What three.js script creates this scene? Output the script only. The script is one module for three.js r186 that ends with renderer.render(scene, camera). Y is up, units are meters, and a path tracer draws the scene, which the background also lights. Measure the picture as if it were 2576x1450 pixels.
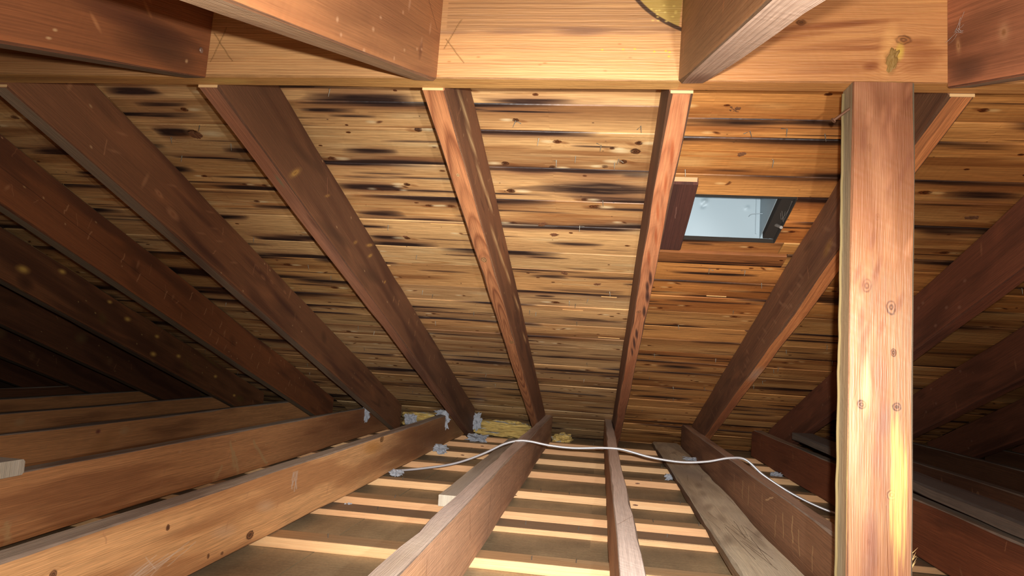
import * as THREE from 'three';
import { mergeGeometries } from 'three/addons/utils/BufferGeometryUtils.js';

// ------------------------------------------------------------------ camera, sky, lights, exposure
const scene = new THREE.Scene();
const camera = new THREE.PerspectiveCamera(2 * Math.atan(725 / 1732.5) * 180 / Math.PI, 2576 / 1450, 0.01, 50);
camera.rotation.order = 'YXZ';
camera.rotation.set(0.10271, 0.13227, 0.0640);
camera.position.set(0, 0, 0);
scene.add(camera);

const sky = new THREE.Color().setRGB(0.62, 0.82, 1.0);
scene.background = sky;
scene.backgroundIntensity = 0.24;

const renderer = new THREE.WebGLRenderer({ antialias: true });
renderer.toneMapping = THREE.LinearToneMapping;
renderer.toneMappingExposure = 1.0;
renderer.shadowMap.enabled = true;

// the photographer's two hand-held lights: the phone flash just above the lens and a cooler torch to its right; plus an added far beam
function spot(pos, aim, color, cd, angle, penumbra, size) {
  const l = new THREE.SpotLight(new THREE.Color().setRGB(...color), cd, 0, angle, penumbra, 2);
  l.position.set(...pos); l.target.position.set(...aim); l.castShadow = true; l.shadow.radius = size;
  l.shadow.mapSize.set(2048, 2048); l.shadow.camera.near = 0.02;
  scene.add(l, l.target); return l;
}
const flash = new THREE.PointLight(new THREE.Color().setRGB(1.0, 0.96, 0.9), 2.7, 0, 2); flash.position.set(0.0155, 0.028, 0); flash.castShadow = true; flash.shadow.radius = 0.25; flash.shadow.mapSize.set(2048, 2048); flash.shadow.camera.near = 0.02; flash.name = 'phone_flash'; scene.add(flash);
spot([0.0155, 0.028, 0.0], [-0.16, -0.06, -3], [1.0, 0.98, 0.95], 17, 0.54, 1.0, 0.25).name = 'added_far_beam';  // extra narrow spot at the flash, added to brighten the far boards
spot([0.12, 0.005, 0.0], [0.3, -0.15, -2], [1.0, 1.0, 1.0], 2.6, 1.35, 1.0, 0.3).name = 'torch';

// ------------------------------------------------------------------ noise
function rng(seed) { let s = (seed * 2654435761) >>> 0; return () => { s = (s + 0x6d2b79f5) | 0; let t = Math.imul(s ^ (s >>> 15), 1 | s); t = (t + Math.imul(t ^ (t >>> 7), 61 | t)) ^ t; return ((t ^ (t >>> 14)) >>> 0) / 4294967296; }; }
const NT = new Float32Array(65536); { const r = rng(7); for (let i = 0; i < 65536; i++) NT[i] = r(); }
function vn(x, y) {
  let xi = Math.floor(x), yi = Math.floor(y), fx = x - xi, fy = y - yi;
  xi &= 255; yi &= 255; const x1 = (xi + 1) & 255, y1 = ((yi + 1) & 255) << 8, y0 = yi << 8;
  fx = fx * fx * (3 - 2 * fx); fy = fy * fy * (3 - 2 * fy);
  const a = NT[y0 | xi], b = NT[y0 | x1], c = NT[y1 | xi], d = NT[y1 | x1];
  return a + (b - a) * fx + (c - a) * fy + (a - b - c + d) * fx * fy;
}
const fbm = (x, y) => vn(x, y) * 0.57 + vn(x * 2.1 + 17.3, y * 2.1 + 5.1) * 0.29 + vn(x * 4.3 + 41.7, y * 4.3 + 9.4) * 0.14;
const sst = (a, b, x) => { const t = Math.min(1, Math.max(0, (x - a) / (b - a))); return t * t * (3 - 2 * t); };
const TAN = Math.tan(0.311539), COS = Math.cos(0.311539), SIN = Math.sin(0.311539);

// ------------------------------------------------------------------ wood textures
// One band of a wood texture: a plank L metres long and hm metres wide cut from a log whose pith runs at (py, pz).
const DESAT = 0.05;
function paintBand(data, W, y0, y1, L, hm, P) {
  const { early, late, ring = 0.0035, py = hm * 0.5, pz = 0.03, pzs = 0.01, con = 0.7, knots = [], stains = [], seed = 1, blot = 0.25, blotCol = [60, 35, 20], dust = 0, dustCol = [150, 135, 115], fibre = 0.1, blotU = 2.2, blotV = 16, halo = [206, 150, 84], edge = 0, edgeCol = [132, 84, 48] } = P;
  const H = y1 - y0, so = seed * 13.37;
  for (let j = 0; j < H; j++) {
    const v = (j + 0.5) / H * hm;
    for (let i = 0; i < W; i++) {
      const u = (i + 0.5) / W * L;
      let vv = v, kn = 0, kd = 0, kp = null;
      for (const k of knots) {
        const du = u - k.u; if (du > k.r * 9 || du < -k.r * 9) continue;
        const dv = v - k.v, d = Math.sqrt(du * du / ((k.e || 1.5) ** 2) + dv * dv) / k.r;
        if (d < 6) { vv = k.v + (vv - k.v) * (1 - 0.93 * Math.exp(-d * d * 0.22)); }
        const m = 1 - sst(0.75, 1.15, d + 0.3 * (vn(u * 300 + so, v * 300) - 0.5)); if (m > kn) { kn = m; kd = d; kp = k; }
      }
      const pzv = pz + pzs * (u - L / 2) + 0.03 * (fbm(u * 0.9 + so, 3.1) - 0.5);
      const dvv = vv - py + 0.006 * (vn(u * 2.5 + so, vv * 18) - 0.5) + 0.0018 * (vn(u * 14 + so, vv * 60) - 0.5);
      const t = Math.sqrt(dvv * dvv + pzv * pzv) / ring, ti = Math.floor(t), f = t - ti;
      let l = f < 0.72 ? (f / 0.72) ** 2.2 : 1 - (f - 0.72) / 0.28;
      l *= con * (0.45 + 0.9 * NT[(ti * 37 + ((seed * 101) | 0)) & 65535]);
      const fb = (vn(u * 9 + so, v * 1100) - 0.5) * 2 * fibre + (vn(u * 40, v * 500 + so) - 0.5) * fibre;
      const tone = 1 + fb + 0.16 * (fbm(u * 1.3 + so, v * 9 + 2) - 0.5);
      let r = (early[0] + (late[0] - early[0]) * l) * tone, g = (early[1] + (late[1] - early[1]) * l) * tone, b = (early[2] + (late[2] - early[2]) * l) * tone;
      if (blot) { const m = blot * 1.5 * sst(0.5, 0.78, fbm(u * blotU + so * 1.7, v * blotV + u * 0.7)); r += (blotCol[0] - r) * m; g += (blotCol[1] - g) * m; b += (blotCol[2] - b) * m; }
      if (edge) { const q = edge > 0 ? v / hm : 1 - v / hm, m = Math.abs(edge) * sst(0.35, 1.05, q + 0.5 * (fbm(u * 1.7 + so, v * 6) - 0.5)) * (0.4 + 0.9 * vn(u * 1.9 + so, 4.4)); r += (edgeCol[0] - r) * m; g += (edgeCol[1] - g) * m; b += (edgeCol[2] - b) * m; }
      if (kn > 0) {
        const kr = 0.75 + 0.25 * Math.sin(kd * k2(kp) + vn(u * 200, v * 200) * 3), kc = kp.c || [128, 70, 34];
        r += (kc[0] * kr - r) * kn; g += (kc[1] * kr - g) * kn; b += (kc[2] * kr - b) * kn;
      }
      for (const s of stains) {
        const du = (u - s.u) / s.L; if (du > 1.6 || du < -1.6) continue;
        const wig = s.w * (1 + 0.9 * (vn(u * 9 + s.u * 31, so) - 0.5)), dv = Math.abs(v - s.v - 0.004 * (vn(u * 6, s.u * 50) - 0.5)) / wig;
        if (dv > 2.6) continue;
        const e = Math.max(0, 1 - du * du * (0.5 + 1.1 * vn(u * 5 + s.u * 7, v * 40 + 8.5))), n = 0.3 + 1.25 * fbm(u * 11 + so, v * 130 + s.u * 9);
        const core = s.s * e * n * (1 - sst(0.35, 1.1, dv)), hl = s.s * 0.55 * e * (1 - sst(0.7, 2.5, dv));
        r += (122 - r) * hl; g += (80 - g) * hl; b += (56 - b) * hl;
        const m = Math.min(0.96, Math.max(0, core * 1.3)); r += (44 - r) * m; g += (31 - g) * m; b += (29 - b) * m;
      }
      if (dust) { const m = dust * (0.35 + 0.9 * fbm(u * 5 + so, v * 25)); r += (dustCol[0] - r) * m; g += (dustCol[1] - g) * m; b += (dustCol[2] - b) * m; }
      const gy = (r * 0.3 + g * 0.55 + b * 0.15) * DESAT, ks = 1 - DESAT; r = r * ks + gy; g = g * ks + gy; b = b * ks + gy;
      const o = ((y0 + j) * W + i) * 4;
      data[o] = r; data[o + 1] = g; data[o + 2] = b; data[o + 3] = 255;
    }
  }
}
const k2 = (k) => 9 + k.r * 300;
// rows: list of {px, hm, ...paintBand settings}; overlay(ctx, at) may draw on it in metres after at(row)
function woodTexture(W, L, rows, overlay) {
  const H = rows.reduce((a, r) => a + r.px, 0), c = document.createElement('canvas'); c.width = W; c.height = H;
  const ctx = c.getContext('2d'), im = ctx.createImageData(W, H);
  let y = 0; const bands = [];
  for (const r of rows) { paintBand(im.data, W, y, y + r.px, L, r.hm, r); bands.push({ y0: y, y1: y + r.px, hm: r.hm, v0: (y + 0.8) / H, v1: (y + r.px - 0.8) / H }); y += r.px; }
  ctx.putImageData(im, 0, 0);
  if (overlay) {
    overlay(ctx, (k) => { const b = bands[k]; ctx.restore(); ctx.save(); ctx.beginPath(); ctx.setTransform(1, 0, 0, 1, 0, 0); ctx.rect(0, b.y0, W, b.y1 - b.y0); ctx.clip(); ctx.setTransform(W / L, 0, 0, (b.y1 - b.y0) / b.hm, 0, b.y0); });
    ctx.restore();
  }
  const t = new THREE.CanvasTexture(c); t.flipY = false; t.colorSpace = THREE.SRGBColorSpace; t.wrapS = t.wrapT = THREE.MirroredRepeatWrapping; t.anisotropy = 8;
  t.magFilter = THREE.LinearFilter;
  return { t, bands, L };
}
// soft smear: a fuzzy ellipse of a colour
function smear(ctx, u, v, lu, lv, ang, col, a) {
  ctx.save(); ctx.translate(u, v); ctx.rotate(ang); ctx.scale(lu, lv);
  const g = ctx.createRadialGradient(0, 0, 0, 0, 0, 1); g.addColorStop(0, `rgba(${col},${a})`); g.addColorStop(0.55, `rgba(${col},${a * 0.6})`); g.addColorStop(1, `rgba(${col},0)`);
  ctx.fillStyle = g; ctx.beginPath(); ctx.arc(0, 0, 1, 0, 7); ctx.fill(); ctx.restore();
}
// scratch: a thin rough stroke
function scratch(ctx, u0, v0, u1, v1, w, col, a, r) {
  ctx.strokeStyle = `rgba(${col},${a})`; ctx.lineWidth = w; ctx.lineCap = 'round'; ctx.beginPath(); ctx.moveTo(u0, v0);
  const n = 5; for (let i = 1; i <= n; i++) ctx.lineTo(u0 + (u1 - u0) * i / n + (r() - 0.5) * w * 1.5, v0 + (v1 - v0) * i / n + (r() - 0.5) * w);
  ctx.stroke();
}
// pale chip where a knot was torn: bright almond with a darker eye
function chip(ctx, u, v, lu, lv, ang, col = '214,168,84') {
  smear(ctx, u, v, lu * 1.7, lv * 1.7, ang, col, 0.45); smear(ctx, u, v, lu, lv, ang, col, 0.95); smear(ctx, u, v, lu * 0.5, lv * 0.4, ang, '120,72,34', 0.7);
}
// rough-sawn relief, shared
function sawnBump() {
  const W = 1024, H = 512, d = new Uint8Array(W * H * 4);
  for (let y = 0; y < H; y++) for (let x = 0; x < W; x++) {
    const u = x / W, v = y / H;
    const h = 128 + 70 * (vn(u * 14, v * 230) - 0.5) + 45 * (vn(u * 60, v * 120) - 0.5) + 38 * (vn(u * 150 + v * 12, v * 5) - 0.5) + 70 * (fbm(u * 8, v * 8) - 0.5);
    const o = (y * W + x) * 4; d[o] = d[o + 1] = d[o + 2] = h; d[o + 3] = 255;
  }
  const t = new THREE.DataTexture(d, W, H); t.magFilter = THREE.LinearFilter; t.wrapS = t.wrapT = THREE.RepeatWrapping; t.needsUpdate = true; return t;
}
const BUMP = sawnBump();
function woodMat(tex, rough = 0.72, bump = 0.0012, extra = {}) {
  const m = new THREE.MeshStandardMaterial({ map: tex.t, roughness: rough, metalness: 0, ...extra });
  if (bump) { m.bumpMap = BUMP.clone(); m.bumpMap.repeat.set(tex.L / 0.9, 1.3); m.bumpMap.needsUpdate = true; m.bumpScale = bump; }
  return m;
}

// ------------------------------------------------------------------ object helpers
const used = {};
function numbered(n) { used[n] = (used[n] ?? -1) + 1; return used[n] ? n + '_' + String(used[n]).padStart(3, '0') : n; }
function tag(o, label, category, group, kind) { if (label) o.userData.label = label; if (category) o.userData.category = category; if (group) o.userData.group = group; if (kind) o.userData.kind = kind; return o; }
function mesh(name, g, m, parent = scene) {
  const o = new THREE.Mesh(g, m); o.name = parent === scene ? numbered(name) : name; o.castShadow = o.receiveShadow = true; parent.add(o); return o;
}
function group(name, pos = [0, 0, 0]) { const g = new THREE.Group(); g.name = numbered(name); g.position.set(...pos); scene.add(g); return g; }
const V = (x, y, z) => new THREE.Vector3(x, y, z);
const vn1 = (t, s) => vn(t, s * 7.77 + 3.3);

// A timber from p0 to p1 with half-axes A (its width) and B (its height): four long faces, worn arrises, two sawn ends.
function beam(p0, p1, A, B, { n = 28, c = 0.003, wob = 0.0012, seed = 1, L = 2.8, u0 = 0, du = null, side, bottom, top, flip = false }) {
  const pos = [], uv = [], idx = [], D = p1.clone().sub(p0), ha = A.length(), hb = B.length(), a = A.clone().normalize(), b = B.clone().normalize();
  const len = D.length(); if (du === null) du = len;
  const corner = (k, t) => { const sa = k === 0 || k === 1 ? 1 : -1, sb = k === 1 || k === 2 ? 1 : -1; return [sa, sb, c * (0.35 + 1.7 * vn1(t * len * 7, seed + k * 1.3) ** 2)]; };
  const W = (t, k) => [wob * 2 * (vn1(t * len * 2.2, seed * 3 + k) - 0.5) + wob * (vn1(t * len * 9, seed * 3 + k + 9) - 0.5), wob * 2 * (vn1(t * len * 2.2, seed * 5 + k + 4) - 0.5)];
  const pt = (k, t, onA) => { const [sa, sb, cc] = corner(k, t), w = W(t, k); return p0.clone().addScaledVector(D, t).addScaledVector(a, sa * (ha - (onA ? 0 : cc)) + w[0]).addScaledVector(b, sb * (hb - (onA ? cc : 0)) + w[1]); };
  const strip = (f, g, vf, vg, out) => {
    const s = pos.length / 3;
    for (let i = 0; i <= n; i++) { const t = i / n, P = f(t), Q = g(t), u = (u0 + du * (flip ? 1 - t : t)) / L; pos.push(P.x, P.y, P.z, Q.x, Q.y, Q.z); uv.push(u, vf, u, vg); }
    const P = f(0), Q = g(0), R = f(1 / n), nn = Q.clone().sub(P).cross(R.clone().sub(P)), ok = nn.dot(out) > 0;
    for (let i = 0; i < n; i++) { const q = s + i * 2; if (ok) idx.push(q, q + 1, q + 2, q + 1, q + 3, q + 2); else idx.push(q, q + 2, q + 1, q + 1, q + 2, q + 3); }
  };
  const na = a.clone().negate(), nb = b.clone().negate();
  strip((t) => pt(0, t, true), (t) => pt(1, t, true), side.v0, side.v1, a);
  strip((t) => pt(2, t, false), (t) => pt(1, t, false), top.v0, top.v1, b);
  strip((t) => pt(3, t, true), (t) => pt(2, t, true), side.v0, side.v1, na);
  strip((t) => pt(3, t, false), (t) => pt(0, t, false), bottom.v0, bottom.v1, nb);
  for (let k = 0; k < 4; k++) { const [sa, sb] = corner(k, 0), v = sb > 0 ? side.v1 : side.v0; strip((t) => pt(k, t, true), (t) => pt(k, t, false), v, sb > 0 ? top.v0 : bottom.v0, a.clone().multiplyScalar(sa).addScaledVector(b, sb)); }
  for (const t of [0, 1]) {
    const s = pos.length / 3, ring = []; for (let k = 0; k < 4; k++) { const inA = pt(k, t, true), inB = pt(k, t, false); if (k % 2) ring.push(inA, inB); else ring.push(inB, inA); }
    const mid = p0.clone().addScaledVector(D, t); pos.push(mid.x, mid.y, mid.z); uv.push(0.5, (side.v0 + side.v1) / 2);
    for (const p of ring) { pos.push(p.x, p.y, p.z); const q = p.clone().sub(mid); uv.push(0.5 + q.dot(a) / L, side.v0 + (side.v1 - side.v0) * (0.5 + q.dot(b) / hb * 0.5)); }
    const out = D.clone().multiplyScalar(t ? 1 : -1), nn = ring[0].clone().sub(mid).cross(ring[1].clone().sub(mid)), ok = nn.dot(out) > 0;
    for (let k = 0; k < 8; k++) { const q = s + 1 + k, r = s + 1 + (k + 1) % 8; if (ok) idx.push(s, q, r); else idx.push(s, r, q); }
  }
  const G = new THREE.BufferGeometry(); G.setAttribute('position', new THREE.Float32BufferAttribute(pos, 3)); G.setAttribute('uv', new THREE.Float32BufferAttribute(uv, 2)); G.setIndex(idx); G.computeVertexNormals();
  return G;
}
// lumpy mass: a subdivided sphere pushed about by noise
function lump(rx, ry, rz, seed, rough = 0.35, detail = 4, freq = 3) {
  const g = new THREE.IcosahedronGeometry(1, detail), p = g.attributes.position, q = new THREE.Vector3();
  for (let i = 0; i < p.count; i++) {
    q.fromBufferAttribute(p, i).normalize();
    const bx = Math.max(Math.abs(q.x), Math.abs(q.y), Math.abs(q.z)), k = 0.45 + 0.55 / bx * 0.8;
    const h = k * (1 + rough * ((fbm(q.x * freq + seed * 3 + q.z * 2, q.y * freq + seed) - 0.5) * 2 + (vn(q.x * freq * 4 + q.z * 9, q.y * freq * 4 + seed) - 0.5) * 0.6));
    p.setXYZ(i, q.x * h * rx, q.y * h * ry, q.z * h * rz);
  }
  g.computeVertexNormals(); return g;
}

// ------------------------------------------------------------------ dimensions (metres; the camera is the origin, the ridge runs along x, the eave is at -z)
const DK = 0.5955, UN = 0.4318;                                 // underside of the roof boards / of the rafters at z = -1.085
const yDeck = (z) => DK + TAN * (z + 1.085), yRaf = (z) => UN + TAN * (z + 1.085);
const JT = -0.2933, JB = -0.438, FL = -0.463;                  // joist top, joist bottom (= top of the furring), ceiling panels
const onDeck = (x, s, n) => V(x, DK + TAN * 1.085 - s * SIN + n * COS, -s * COS - n * SIN);

// ------------------------------------------------------------------ materials
const R0 = rng(11);
function randKnots(r, L, hm, n, rmin, rmax, c) { const k = []; for (let i = 0; i < n; i++) k.push({ u: r() * L, v: hm * (0.12 + 0.76 * r()), r: rmin + (rmax - rmin) * r() * r(), e: 1.2 + r() * 0.9, c }); return k; }
// the dark weather stains that the photograph shows on the boards left of the vent: [x, distance down the slope, half length, width, strength]
const LEFT_ROWS = [1.319, 1.4079, 1.4968, 1.6351, 1.7804, 1.9098, 2.0659, 2.1815, 2.3485];
const SEEN_STAINS = [[-0.522, 1.398, 0.129, 0.016, 1], [-0.61, 1.438, 0.073, 0.008, 0.6], [-1.018, 1.527, 0.055, 0.012, 0.9], [-1.025, 1.383, 0.076, 0.012, 0.9], [-0.992, 1.427, 0.068, 0.01, 0.7], [-1.168, 1.584, 0.103, 0.01, 0.8], [-0.881, 1.592, 0.043, 0.014, 0.7], [-0.979, 1.631, 0.123, 0.008, 1], [-0.469, 1.63, 0.106, 0.014, 1], [-0.546, 1.585, 0.07, 0.007, 0.8], [-1.147, 1.689, 0.086, 0.012, 0.8], [-0.925, 1.768, 0.136, 0.014, 0.9], [-0.596, 1.737, 0.079, 0.014, 1], [-0.902, 1.863, 0.071, 0.008, 0.7], [-0.614, 1.876, 0.06, 0.012, 0.8], [-0.489, 1.906, 0.099, 0.008, 0.9], [-1.111, 1.927, 0.086, 0.014, 0.8], [-0.676, 1.949, 0.097, 0.008, 0.7], [-0.861, 2.031, 0.113, 0.01, 0.8], [-0.634, 2.011, 0.046, 0.014, 0.8], [-1.092, 2.177, 0.142, 0.01, 0.8], [-0.169, 1.4, 0.094, 0.011, 0.75], [-0.035, 1.545, 0.059, 0.004, 0.5], [-0.183, 1.644, 0.064, 0.009, 0.75], [0.062, 1.653, 0.038, 0.007, 0.6], [0.018, 1.772, 0.079, 0.009, 0.85], [0.093, 1.905, 0.027, 0.008, 0.7], [-0.075, 2.004, 0.076, 0.007, 0.6], [-0.17, 2.1, 0.08, 0.006, 0.6], [-0.299, 1.904, 0.051, 0.006, 0.5], [-0.17, 2.232, 0.064, 0.01, 0.6], [-1.255, 1.48, 0.096, 0.012, 0.8], [-1.356, 1.62, 0.085, 0.014, 0.9]];
const SEEN_KNOTS = [[-0.967, 1.53, 0.014], [-0.57, 2.01, 0.008], [-0.238, 1.735, 0.009], [-0.057, 1.765, 0.007], [0.004, 1.551, 0.005], [-0.784, 1.64, 0.007], [-0.2, 1.46, 0.006], [0.06, 1.53, 0.007], [0.055, 1.56, 0.01], [-0.24, 1.62, 0.008], [-0.13, 1.63, 0.007], [0.03, 1.6, 0.008], [-0.01, 1.62, 0.006], [-0.42, 1.5, 0.007], [-0.5, 1.72, 0.007], [-0.36, 1.83, 0.006]];
function deckTexture(seed, heavy, warmTone, seen) {
  const r = rng(seed), rows = [], pick = (a, b) => a + (b - a) * r();
  for (let i = 0; i < 8; i++) {
    const warm = Math.min(1, r() * 0.7 + warmTone), hm = 0.14, stains = [];
    const ns = seen ? 6 : Math.round(pick(4, 7) + heavy * pick(2, 5)), l = seen ? SEEN_STAINS.filter((q) => q[1] >= LEFT_ROWS[i] && q[1] < LEFT_ROWS[i + 1]) : [];
    for (const q of l) stains.push({ u: q[0] + 1.93, v: q[1] - LEFT_ROWS[i], L: q[2], w: q[3] * 1.15, s: q[4] * 1.1 });
    const seenKnots = seen ? SEEN_KNOTS.filter((q) => q[1] >= LEFT_ROWS[i] && q[1] < LEFT_ROWS[i + 1]).map((q) => ({ u: q[0] + 1.93, v: q[1] - LEFT_ROWS[i], r: q[2], e: 1.2, c: [112, 66, 36] })) : [];
    for (let k = 0; k < ns; k++) { const e = r(); stains.push({ u: r() * 2.05, v: e < 0.36 ? 0.003 : e < 0.86 ? hm - 0.003 : pick(0.03, 0.11), L: pick(0.07, 0.16) + 0.34 * r() * r(), w: pick(0.007, 0.016) + 0.018 * r() * r() * (0.6 + heavy), s: pick(0.55, 0.95) + 0.15 * heavy }); }
    for (let k = 0; k < 9 + 6 * heavy; k++) stains.push({ u: r() * 2.05, v: r() * hm, L: pick(0.03, 0.2), w: pick(0.0015, 0.006), s: pick(0.25, 0.7) });
    rows.push({
      px: 128, hm, seed: seed * 8 + i, early: [232 - 16 * warm, 194 - 34 * warm, 138 - 42 * warm], late: [186, 132 - 16 * warm, 76 - 14 * warm], ring: pick(0.0022, 0.0055), py: hm * pick(-0.3, 1.3), pz: pick(0.006, 0.05), pzs: (r() - 0.5) * 0.05,
      con: pick(0.35, 0.75), knots: [...seenKnots, ...randKnots(r, 2.05, hm, 6 + Math.floor(r() * 8), 0.003, 0.0095)], stains, blot: 0.26 + 0.2 * r() + 0.15 * heavy, blotCol: [146, 94, 52], blotU: 2.2, blotV: 20, fibre: 0.1, edge: pick(-0.75, 0.75) * (0.7 + 0.5 * heavy), edgeCol: [132, 84, 48],
    });
  }
  return woodTexture(2048, 2.05, rows, (ctx, at) => {
    for (let i = 0; i < 8; i++) {
      at(i);
      for (const k of rows[i].knots) { const d = r() < 0.5 ? 1 : -1; if (k.r < 0.0045) continue; smear(ctx, k.u + d * k.r * 3.2, k.v, k.r * 3, k.r * 1.1, 0, '252,234,190', 0.75); smear(ctx, k.u - d * k.r * 2.2, k.v + k.r * 0.5, k.r * 2.4, k.r, 0.2, '116,66,34', 0.5); }
      for (let k = 0; k < 9; k++) smear(ctx, r() * 2.05, r() * 0.14, 0.04 + 0.1 * r(), 0.006 + 0.012 * r(), 0, '250,230,182', 0.28);
      for (let k = 0; k < 4; k++) { const u = r() * 2, v = 0.02 + r() * 0.1; smear(ctx, u, v, 0.008 + 0.01 * r(), 0.005, (r() - 0.5) * 2, '80,42,24', 0.85); smear(ctx, u - 0.018, v, 0.016, 0.007, 0, '252,234,190', 0.65); }
      for (let k = 0; k < 22; k++) { const u = r() * 2, v = r() * 0.14; scratch(ctx, u, v, u + 0.03 + 0.12 * r(), v + (r() - 0.5) * 0.002, 0.0007 + 0.0006 * r(), r() < 0.6 ? '84,50,30' : '250,226,176', 0.45, r); }
      for (let k = 0; k < 10; k++) smear(ctx, r() * 2.05, r() * 0.14, 0.0015 + 0.002 * r(), 0.0012 + 0.0012 * r(), 0, '52,34,26', 0.9);
    }
  });
}
const deckTex = [deckTexture(31, 0, 0), deckTexture(32, 0.2, 0.1), deckTexture(33, 0.9, 0.15), deckTexture(34, 1, 0.1), deckTexture(35, 0.35, 0.4), deckTexture(36, 0.6, 0.15, true)];
const deckMat = deckTex.map((t) => woodMat(t, 0.46, 0.0022, { vertexColors: true }));

const RED = { early: [122, 80, 52], late: [98, 61, 38], con: 0.14, fibre: 0.06 }, BROWN = { early: [140, 90, 56], late: [114, 70, 42], con: 0.14, fibre: 0.06 }, HONEY = { early: [234, 178, 118], late: [204, 142, 84], con: 0.4 }, ORANGE = { early: [196, 124, 70], late: [146, 78, 38] };
function timberTexture(seed, L, sideP, botP, topP, overlay) {
  const r = rng(seed);
  const fill = (P, hm, px) => ({ px, hm, seed, ring: 0.003 + 0.004 * r(), py: hm * (r() * 1.4 - 0.2), pz: 0.01 + 0.05 * r(), pzs: (r() - 0.5) * 0.03, con: 0.5, blot: 0.3, blotCol: [74, 40, 24], ...P });
  return woodTexture(2048, L, [fill(sideP, 0.16, 144), fill(botP, 0.038, 56), fill(topP, 0.038, 56)], (ctx, at) => { if (L > 1.1 && L < 3) { at(0); const e = sideP.early, q = (k) => e.map((c) => Math.min(255, Math.round(c * k))).join(','); mottle(ctx, r, 26, L, [q(0.6), q(0.7), q(1.22), q(0.78)], 0.4); smear(ctx, L / 2, 0.001, L, 0.008, 0, q(1.35), 0.35); } if (overlay) overlay(ctx, at, r); });  // pale line along the lower arris is a painted edge highlight
}
const DUSTY = { early: [184, 156, 130], late: [160, 130, 104], dust: 0.55, dustCol: [182, 168, 154], con: 0.4 };
const mottle = (ctx, r, n, L, cols, a = 0.4) => { for (let i = 0; i < n; i++) smear(ctx, r() * L, r() * 0.16, 0.03 + 0.12 * r(), 0.008 + 0.025 * r(), (r() - 0.5) * 0.5, cols[Math.floor(r() * cols.length)], a * (0.5 + r())); };
// scattered pale scars down a rafter's side
function scars(ctx, r, n, L, col = '196,140,96') { for (let i = 0; i < n; i++) { const u = r() * L, v = 0.02 + r() * 0.12; if (r() < 0.35) { smear(ctx, u, v, 0.012 + 0.02 * r(), 0.004 + 0.004 * r(), 0.9 + r() * 0.6, col, 0.5); } else scratch(ctx, u, v, u + (r() - 0.5) * 0.03, v + 0.01 + r() * 0.03, 0.0015 + 0.0018 * r(), col, 0.35 + 0.3 * r(), r); } }
const specks = (ctx, r, n, L, col = '214,178,128') => { for (let i = 0; i < n; i++) smear(ctx, r() * L, r() * 0.16, 0.004 + 0.003 * r(), 0.0025 + 0.002 * r(), 0, col, 0.8); };

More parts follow.
